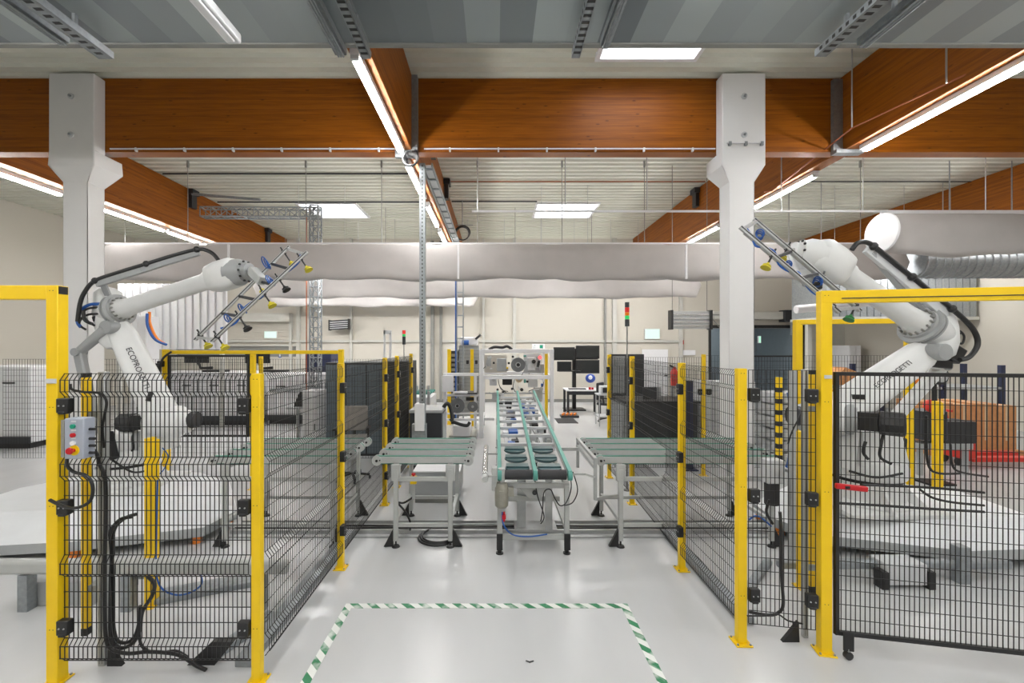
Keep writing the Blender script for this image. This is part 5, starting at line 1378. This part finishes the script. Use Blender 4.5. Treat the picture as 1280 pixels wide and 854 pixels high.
# ============================================================ aisle machine (white portal frame with reels)
r = thing('taping_machine','white framed machine with grey reels at the far end of the aisle conveyor','machine',(.5,10.4,0))
x0, x1, ya, yb_ = -.33, 1.35, 10.3, 11.9; zt = 2.11
for xx in (x0, x1):
    for yy in (ya, yb_):
        MB().box(xx-.045,xx+.045,yy-.045,yy+.045,0,zt).build('upright', M_white, r, bevel=.006)
for yy in (ya, yb_):
    for z_ in (zt-.09, 1.40):
        MB().box(x0+.046,x1-.046,yy-.04,yy+.04,z_,z_+.09).build('cross_beam', M_white, r, bevel=.006)
for xx in (x0, x1):
    for z_ in (zt-.09, 1.40, .3): MB().box(xx-.04,xx+.04,ya+.046,yb_-.046,z_,z_+.08).build('side_beam', M_white, r, bevel=.006)
MB().box(x0+.05,-.02,ya+.3,ya+.36,.36,.42).build('lower_bar', M_white, r)
def reel(px, py, Dd, rr, m_, hub, mhub, name='reel'):
    p = P(px,py,Dd); o = MB().lathe(p,(0,-1,0),[(0,rr),(.06,rr)],36).build(name, m_, r, bevel=.006)
    MB().lathe(p-V((0,.06,0)),(0,-1,0),[(0,hub),(.02,hub)],20).build('hub_ring', M_alu, o)
    MB().lathe(p-V((0,.08,0)),(0,-1,0),[(0,hub*.65),(.012,hub*.65)],18).build('hub', mhub, o)
reel(647.5,456,10.5,.175,M_reel,.065,M_blk)
reel(648.5,473.5,10.45,.09,M_tan,.035,M_alu)
# inner plate with units
MB().box(.72,1.15,10.9,10.95,1.5,2.0).build('back_plate', M_lampoff, r)
MB().box(-.28,.3,11.2,11.25,1.5,1.95).build('back_plate', M_wall, r)
MB().box(-.25,1.25,10.85,10.9,1.36,1.40).box(-.25,1.25,10.85,10.9,.98,1.01).build('inner_shelf', M_greycab, r)
for (a,b,c,d,m_) in ((621,633,448,464,M_greycab),(628,640,469,481,M_blk),(659,669,447,463,M_lampoff),(612,621,470,482,M_lampoff),(660,672,472,484,M_lampoff),(675,680,455,466,M_greycab),(609,614,446,458,M_alu),(615,626,492,500,M_greycab),(666,678,487,500,M_greycab)):
    p = P(a,c,10.7); q = P(b,d,10.7); MB().box(p.x,q.x,10.62,10.82,q.z,p.z).build('unit', m_, r, bevel=.012)
for (px,py,rr,m_) in ((612,447,.045,M_alu),(641,446,.03,M_blk),(636,454,.03,M_blk),(634,460,.025,M_yel),(667,452,.05,M_blk),(617,475,.04,M_alu),(629,474,.03,M_blk),(659,477,.03,M_blk),(676,486,.05,M_alu),(652,487,.04,M_blk),(640,486,.03,M_dark),(622,487,.03,M_dark)):
    p = P(px,py,10.6); MB().cyl(p,p-V((0,.06,0)),rr,n=16).build('roller', m_, r)
p = P(675,447,10.45); MB().ball(p,.045,14).build('red_lamp', M_redlit, r)
MB().bar(P(674,451,10.5),P(672,459,10.5),.05,.06).build('lamp_holder', M_blk, r)
MB().bar(P(609,450,10.55),P(607,461,10.55),.03).build('lever', M_alu, r)
rn = random.Random(11)
for i in range(46):
    px_ = rn.uniform(608,683); py_ = rn.choice((rn.uniform(443,464), rn.uniform(470,500))); s_ = rn.uniform(.02,.06)
    p = P(px_, py_, rn.uniform(10.7,11.3)); m_ = rn.choice((M_blk,M_greycab,M_lampoff,M_alu,M_dark,M_teal,M_white,M_blue if i % 9 == 0 else M_greycab))
    MB().cbox(p, s_*rn.uniform(.6,2), .06, s_*rn.uniform(.6,2)).build('module', m_, r, bevel=.005)
for i in range(9):
    a = P(rn.uniform(608,680), rn.uniform(444,480), 10.9); b = a+V((rn.uniform(-.3,.3), .05, -rn.uniform(.15,.5)))
    MB().tube(spline([a, (a+b)/2+V((rn.uniform(-.1,.1),0,-.05)), b]), .009, 6).build('cable', M_cable, r)
tagged(MB().tube(spline(pl([(611,437),(618,434),(628,434.5),(634,433),(640,437)],10.8)),.035,8),'cable_bundle',M_blk,'black cable bundle on top of the aisle machine','cable')
MB().box(1.20,1.27,10.42,10.48,.4,2.0).build('yellow_guard', M_yel, r)
MB().tube(spline(pl([(686,470),(689,473),(688,490),(688,520)],10.3)),.014,6).build('cable', M_cable, r)
# adjoining left shelf machine with two reels
r = thing('reel_unwinder','white framed unwinder with two grey reels left of the aisle machine','machine',(-.8,10.3,0))
for xx in (-1.19,): MB().box(xx-.035,xx+.035,10.2,10.27,0,1.55).build('upright', M_white, r, bevel=.005)
MB().box(-.50,-.44,10.2,10.27,.25,1.55).build('upright', M_white, r, bevel=.005)
for z_, w_ in ((1.48,.07),(1.0,.05),(.57,.035),(.42,.05)): MB().box(-1.15,-.39,10.19,10.26,z_,z_+w_).build('shelf_bar', M_white, r, bevel=.004)
MB().box(-1.24,-.98,10.08,10.18,1.12,1.50).build('white_box', M_white, r, bevel=.01)
MB().box(-.98,-.65,10.05,10.2,1.08,1.12).build('lip', M_white, r)
MB().box(-.95,-.42,10.1,10.6,1.06,1.09).build('tray', M_dark, r)
reel(572,507,10.25,.175,M_reel,.05,M_blk); reel(591,508,10.25,.125,M_reel,.03,M_alu)
MB().box(-.70,-.42,10.3,10.4,.88,.96).build('black_bar', M_blk, r, bevel=.01)
MB().tube(spline([(-1.0,10.1,.42),(-.8,10.05,.36),(-.65,10.05,.34),(-.6,10.1,.4)]),.04,8).build('hose', M_blk, r)
MB().box(-1.1,-.45,10.3,11.2,.0,.05).build('base', M_walltrim, r)
MB().box(-1.0,-.6,10.2,11.0,.05,.3).build('base_box', M_white, r, bevel=.01)
# rear unit with yellow posts and slatted guard
r = thing('rear_guard','grey slatted guard with a white unit on top behind the reel unwinder','guard',(-.9,12.2,0))
a = P(573,432,12.2); b = P(599,432,12.2)
MB().box(a.x,b.x,12.2,12.24,.2,2.20).build('slatted_panel', M_greycab, r)
mb = MB()
for k in range(20): mb.box(a.x,b.x,12.19,12.199,.25+k*.1,.26+k*.1)
mb.build('slat_lines', M_dktrim, r)
MB().box(a.x+.05,b.x-.05,12.15,12.6,2.20,2.44).build('top_unit', M_white, r, bevel=.04)
MB().cyl((a.x+.12,12.1,2.28),(a.x+.3,12.1,2.28),.07,n=16).build('blue_motor', M_blue, r)
MB().bar((b.x-.1,12.15,2.38),(b.x+.05,12.1,2.5),.05).build('handle', M_dark, r)
post(P(561.5,0,12).x,12.0,2.1,'yellow post behind the unwinder beside the black rack',w=.10)
post(P(590,0,11.8).x,11.8,2.1,'yellow post in front of the grey slatted guard',clamps=(((P(590,0,11.8).x-.12,11.78,1.75),(1,0,0),(0,-1,0)),((P(590,0,11.8).x+.12,11.78,1.75),(1,0,0),(0,-1,0))),w=.09)
r = thing('black_rack','narrow black rack with small modules behind the unwinder','rack',(P(567,0,12.1).x,12.1,0))
a = P(563.5,438,12.1); b = P(573,438,12.1); MB().box(a.x,b.x,12.1,12.3,0,2.05).build('cabinet', M_blk, r)
for k in range(12): MB().box(a.x+.02,b.x-.02,12.07,12.099,.4+k*.135,.4+k*.135+.08).build('module', M_olive, r)
# machines left of the pole, far
r = thing('light_machine','pale green and white machine seen between the left fence end and the pole','machine',(-2.0,10.6,0))
MB().box(-2.05,-1.55,10.4,11.4,.55,.95).build('body', M_white, r, bevel=.02)
for x_ in (-1.95,-1.75,-1.6): MB().box(x_-.03,x_+.03,10.35,10.41,0,1.1).build('leg', M_alu, r)
for k in range(4): MB().box(-2.05,-1.55,10.4+k*.25,10.46+k*.25,1.02,1.06).build('belt', M_teal, r)
for k in range(4): MB().cyl((-2.0+k*.13,10.38,1.12),(-2.0+k*.13,10.38,1.24),.03,n=10).build('roller', M_alu, r)

# ============================================================ desk area at the back right of the aisle
YD = 14.6
def screen(label, x0_, x1_, y0_, y1_, Dd, grp='dark screens over the desk'):
    a = P(x0_,y0_,Dd); b = P(x1_,y1_,Dd); c = (a+b)/2
    r = thing('monitor', label, 'monitor', (c.x,Dd,b.z), 0, grp)
    MB().box(a.x,b.x,Dd,Dd+.05,b.z,a.z).build('bezel', M_blk, r, bevel=.008)
    MB().box(a.x+.03,b.x-.03,Dd-.003,Dd-.001,b.z+.03,a.z-.03).build('display', M_screen, r)
    MB().bar((c.x,Dd+.05,c.z),(c.x,Dd+.25,c.z),.08).build('mount', M_blk, r)
screen('upper left dark screen on the desk stand',692,718.5,434,450.5,YD)
screen('upper right dark screen of the desk stand',720,749.5,432,448.5,YD)
screen('lower right dark screen of the desk stand',720,749.5,450,467,YD)
screen('small tilted screen below the upper left one',696.5,714.5,452,464.5,YD-.4)
r = thing('monitor_stand','black floor stand that carries the four screens','stand',(2.65,YD+.2,0))
p = P(717,460,YD+.3)
MB().box(p.x-.06,p.x+.06,YD+.15,YD+.3,.04,2.1).build('column', M_blk, r); MB().box(p.x-.35,p.x+.35,YD-.1,YD+.5,0,.04).build('foot', M_blk, r, bevel=.01)
MB().box(P(696,0,YD+.2).x,P(747,0,YD+.2).x,YD+.12,YD+.16,1.72,1.78).build('cross_arm', M_blk, r)
MB().box(P(697,0,YD).x,P(724,0,YD).x,YD-.3,YD+.1,1.33,1.36).build('keyboard_shelf', M_blk, r)
def desk(name, label, x0_, x1_, y0_, y1_, z, mt, ml):
    r = thing(name, label, 'desk', ((x0_+x1_)/2,(y0_+y1_)/2,0))
    MB().box(x0_,x1_,y0_,y1_,z-.04,z).build('desktop', mt, r, bevel=.004)
    for xx in (x0_+.05,x1_-.05):
        for yy in (y0_+.05,y1_-.05): MB().box(xx-.035,xx+.035,yy-.035,yy+.035,0,z-.04).build('leg', ml, r)
    MB().box(x0_+.08,x1_-.08,y0_+.03,y0_+.06,z-.16,z-.05).build('apron', ml, r)
    return r
desk('work_desk','white topped desk with dark legs below the dark screens',2.25,3.35,13.6,14.4,.80,M_white,M_dark)
tagged(MB().box(2.35,2.9,13.75,13.95,.80,.825),'keyboard',M_blk,'black keyboard on the desk below the screens','keyboard',bevel=.004)
tagged(MB().cyl((3.0,13.7,.80),(3.0,13.7,.88),.04,n=14).cyl((3.09,13.72,.80),(3.09,13.72,.87),.035,n=14),'red_tape_roll',M_red,'red rolls on the desk under the lower right screen','tape roll')
r = thing('safety_helmet','blue and white helmet shaped visor hanging under the lower right screen','visor',P(738,473,YD-.1))
MB().ball(P(738,473,YD-.1),.17,16,(1,.8,.9)).build('shell', M_blueSign, r); MB().ball(P(738,472,YD-.22),.07,12).build('visor_spot', M_white, r)
r = thing('tool_box','low tray with orange tools on the floor beside the desk','tray',(2.3,13.4,0))
MB().box(2.0,2.55,13.1,13.4,0,.07).build('tray', M_dark, r, bevel=.01)
for k in range(4): MB().bar((2.05+k*.12,13.15,.09),(2.13+k*.12,13.35,.10),.05,.05).build('tool', M_orange, r)
tagged(MB().box(1.78,2.35,12.2,13.0,.0,.012),'floor_mat',M_rubber,'dark floor mat in front of the desk','mat')
office_chair('black office chair with dark seat in front of the desk, left of the fence end',3.25,12.5,M_dark,.9)
office_chair('black office chair behind the last post of the right fence',3.0,9.4,M_dark,-.6)
# small parts trolley with bits in front of the desk
r = thing('instrument_trolley','small white trolley with instruments between the desk and the right fence','trolley',(3.2,11.6,0))
for xx in (2.75,3.1):
    for yy in (11.4,11.8): MB().cyl((xx,yy,.06),(xx,yy,.9),.012,n=8).build('leg', M_alu, r)
MB().box(2.72,3.13,11.38,11.82,.88,.91).box(2.72,3.13,11.38,11.82,.3,.33).build('shelf', M_lampoff, r)
MB().box(2.8,3.05,11.45,11.7,.91,1.12).build('instrument', M_lampoff, r, bevel=.02); MB().box(2.85,3.0,11.43,11.449,.95,1.08).build('instrument_face', M_dark, r)
# door in the wall behind the desk
# ============================================================ right cell background
r = thing('dark_bench','black bench cabinet behind the right fence and belt table','bench',(3.0,8.6,0))
MB().box(2.45,3.75,8.0,8.8,.05,1.13).build('body', M_dark, r, bevel=.01); MB().box(2.40,3.80,7.96,8.84,1.13,1.17).build('worktop', M_blk, r, bevel=.004)
MB().box(2.36,2.44,7.98,8.8,0,1.1).build('side_panel', M_greycab, r)
r = thing('monitor','monitor seen from behind on the dark bench','monitor',(2.9,8.4,1.17))
p = P(812,495,8.3); MB().cbox(p,.26,.05,.34).build('screen', M_dark, r, bevel=.01); MB().bar(p,V((p.x,8.33,1.18)),.05).cbox((p.x,8.33,1.18),.2,.15,.02).build('foot', M_blk, r)
MB().cbox(p+V((.13,.04,0)),.2,.04,.33).build('back_cover', M_greycab, r)
r = thing('hanging_display','dark wall display with pale cloth behind the last right posts','display',(2.5,10.0,0))
MB().box(2.65,3.45,10.0,10.08,.95,2.0).build('screen', M_dark, r, bevel=.01); MB().box(3.0,3.08,10.08,10.14,0,1.9).box(2.8,3.3,9.9,10.3,0,.04).build('stand', M_alu2, r)
MB().box(2.72,3.0,9.985,9.998,1.1,1.95).build('sheet', M_greycab, r)
r = thing('fire_extinguisher','red fire extinguisher behind the second right fence post','extinguisher',P(843,482,9.0))
p = P(843,482,9.0); MB().lathe((p.x,9.0,p.z),(0,0,1),[(0,.075),(.28,.075),(.33,.05),(.35,.03),(.39,.03)],18).build('cylinder', M_redp, r); MB().bar((p.x,9.0,p.z+.37),(p.x-.1,9.0,p.z+.42),.03).build('valve', M_blk, r)
MB().box(p.x-.03,p.x+.03,9.08,9.12,0,p.z+.4).build('holder_post', M_alu, r); MB().box(p.x-.15,p.x+.15,8.95,9.25,0,.03).build('holder_foot', M_alu, r)
r = thing('navy_column','dark blue upright column behind the right fence','column',(P(863,0,7.0).x,7.0,0))
x_ = P(863,0,7.6).x; MB().box(x_-.05,x_+.05,7.6,7.7,.0,1.58).build('tube', M_navy, r); MB().box(x_-.12,x_+.12,7.55,7.75,0,.02).build('foot', M_navy, r)
r = thing('white_curtain_cabinet','white cabinet with lines at the foot of the white column','cabinet',(4.4,8.4,0))
MB().box(3.98,5.0,8.3,8.8,0,1.5).build('body', M_lampoff, r, bevel=.01)
for k in range(3): MB().box(4.0+k*.33,4.0+k*.33+.31,8.28,8.299,.1,1.45).build('door', M_lampoff, r, bevel=.004)
for k in range(5):
    p = P(1000+k*6,470,8.5)
# shelf with boxes in the right back
def carton(label, x0_, x1_, y0_, y1_, z0_, z1_, m_=M_card, grp='cardboard boxes at the right back'):
    r = thing('cardboard_box', label, 'box', ((x0_+x1_)/2,(y0_+y1_)/2,z0_), 0, grp)
    MB().box(x0_,x1_,y0_,y1_,z0_,z1_).build('carton', m_, r, bevel=.008)
    MB().box((x0_+x1_)/2-.03,(x0_+x1_)/2+.03,y0_-.002,y1_+.002,z0_+.2*(z1_-z0_),z1_+.002).build('packing_tape', M_tan, r)
def px_box(f, label, a0, a1, b0, b1, Dd, dep, *args, **kw):
    a = P(a0,b0,Dd); b = P(a1,b1,Dd); return f(label, a.x, b.x, Dd, Dd+dep, max(0,b.z), a.z, *args, **kw)
r = thing('pallet','wooden pallet under the cardboard boxes at the right edge','pallet',(9.3,9.0,0))
for k in range(5): MB().box(8.7,10.4,8.5+k*.22,8.62+k*.22,.10,.13).build('deck_board', M_card, r)
for k in range(3): MB().box(8.7+k*.8,8.8+k*.8,8.5,9.5,0,.10).build('bearer', M_card, r)
for i, (xa, xb, za, zb, lab) in enumerate(((8.72,9.12,.13,1.05,'tall cardboard box leftmost on the pallet'),(9.14,9.55,.13,1.02,'cardboard box second from the left on the pallet'),(9.57,9.98,.13,1.04,'cardboard box third from the left on the pallet'),(10.0,10.38,.13,1.0,'cardboard box at the right end of the pallet'))):
    carton(lab, xa, xb, 8.6, 9.4, za, zb)
r = thing('storage_rack','dark blue pallet rack behind the cardboard boxes','rack',(9.6,10.4,0))
for xx in (8.85,10.25,11.6):
    for yy in (9.9,10.7): MB().box(xx-.05,xx+.05,yy-.04,yy+.04,0,1.75).build('upright', M_navy, r)
for z_ in (.6,1.2): MB().box(8.8,11.6,9.86,10.74,z_,z_+.05).build('shelf_deck', M_greycab, r)
carton('small dark crate on the upper deck of the blue rack',8.95,9.7,10.0,10.5,1.25,1.55,M_dark)
carton('orange crate on the upper deck of the blue rack',9.75,10.05,10.0,10.4,1.25,1.42,M_orange)
# pallet jack
r = thing('pallet_jack','red pallet jack in front of the cardboard boxes at the right edge','pallet jack',(8.5,8.05,0))
for yy in (7.85,8.25): MB().box(8.6,9.9,yy-.08,yy+.08,.10,.18).build('fork', M_redp, r, bevel=.01)
MB().box(8.4,8.65,7.75,8.35,.15,.48).build('pump_body', M_redp, r, bevel=.03); MB().bar((8.55,8.05,.4),(8.35,8.05,1.0),.05).bar((8.35,7.9,1.0),(8.35,8.2,1.0),.04).build('handle', M_redp, r)
for yy in (7.9,8.2): MB().cyl((8.5,yy-.03,.08),(8.5,yy+.03,.08),.08,n=18).build('wheel', M_rubber, r)
for yy in (7.85,8.25): MB().cyl((9.7,yy-.04,.05),(9.7,yy+.04,.05),.05,n=14).build('load_wheel', M_rubber, r)
# orange/brown items left of right robot
r = thing('packing_table','low grey table with orange crate and folded cardboard behind the gate post','table',(7.0,9.5,0))
a = P(1040,0,9.5).x; b = P(1075,0,9.5).x
MB().box(a-.1,b+.3,9.3,10.1,1.28,1.33).build('tabletop', M_greycab, r)
for xx in (a,b+.25):
    for yy in (9.35,10.05): MB().box(xx-.03,xx+.03,yy-.03,yy+.03,0,1.28).build('leg', M_greycab, r)
MB().box(a-.1,b+.3,9.3,10.1,.9,.93).build('lower_shelf', M_greycab, r)
tagged(MB().box(a,b,9.35,9.9,.93,1.2),'storage_crate',M_orange,'orange crate on the lower shelf of the packing table','crate',bevel=.01)
tagged(MB().prism([(a+.05,9.5,1.335),(a+.55,9.5,1.335),(a+.6,9.5,1.6),(a+.3,9.5,1.72),(a+.12,9.5,1.52)],(0,.35,0)),'folded_cardboard',M_card,'folded brown cardboard on the packing table behind the gate post','cardboard')
r = thing('red_toolchanger','red and black fixture on a grey case behind the right robot','machine',(6.9,7.4,0))
a = P(1146,0,7.3).x
MB().box(a,a+.42,7.2,7.6,.62,1.1).build('case', M_dark, r, bevel=.01); MB().box(a+.42,a+.95,7.25,7.6,.55,.92).build('grey_case', M_rubber, r, bevel=.01)
MB().ball((a+.1,7.15,1.2),.11,14).build('red_cap', M_redp, r); MB().cyl((a+.12,7.1,1.15),(a+.12,7.0,1.12),.06,n=16).build('lens', M_alu, r)
MB().box(a+.02,a+.9,7.25,7.55,.45,.55).build('shelf', M_greycab, r)
for xx in (a+.08,a+.85): MB().box(xx-.03,xx+.03,7.3,7.36,0,.45).build('leg', M_greycab, r)
r = thing('coffee_column','round black pump head on a pole behind the right robot','pump',(7.3,6.9,0))
x_ = P(1168,0,6.9).x
MB().cyl((x_,6.9,0),(x_,6.9,1.5),.035,n=12).build('pole', M_blk, r); MB().cyl((x_,6.8,1.72),(x_,6.9,1.72),.14,n=22).build('head', M_dark, r, bevel=.01); MB().cyl((x_,6.78,1.72),(x_,6.8,1.72),.10,n=22).build('glass', M_alu, r)
MB().cyl((x_,6.9,1.5),(x_,6.9,1.6),.03,n=10).box(x_-.2,x_+.2,6.75,7.05,0,.03).build('foot', M_blk, r)
# drum / light objects in right cell behind narrow panel
r = thing('wire_basket_stack','pale stacked wire baskets behind the narrow right mesh panel','basket stack',(5.4,8.0,0))
for k in range(6): MB().box(5.0,5.75,7.8,8.3,.05+k*.22,.05+k*.22+.19).build('basket', M_lampoff, r, bevel=.01)
cabinet('white_cabinet','tall white cabinet at the back wall behind the right robot',*(lambda a,b:(a.x,b.x))(P(1062,0,15.5),P(1076,0,15.5)),15.5,16.3,2.2,M_white)
tagged(MB().cbox(P(1073,442,YB-.03),.22,.04,.6),'wall_hatch',M_walltrim,'narrow hatch on the back wall above the right robot','hatch',bevel=.006)
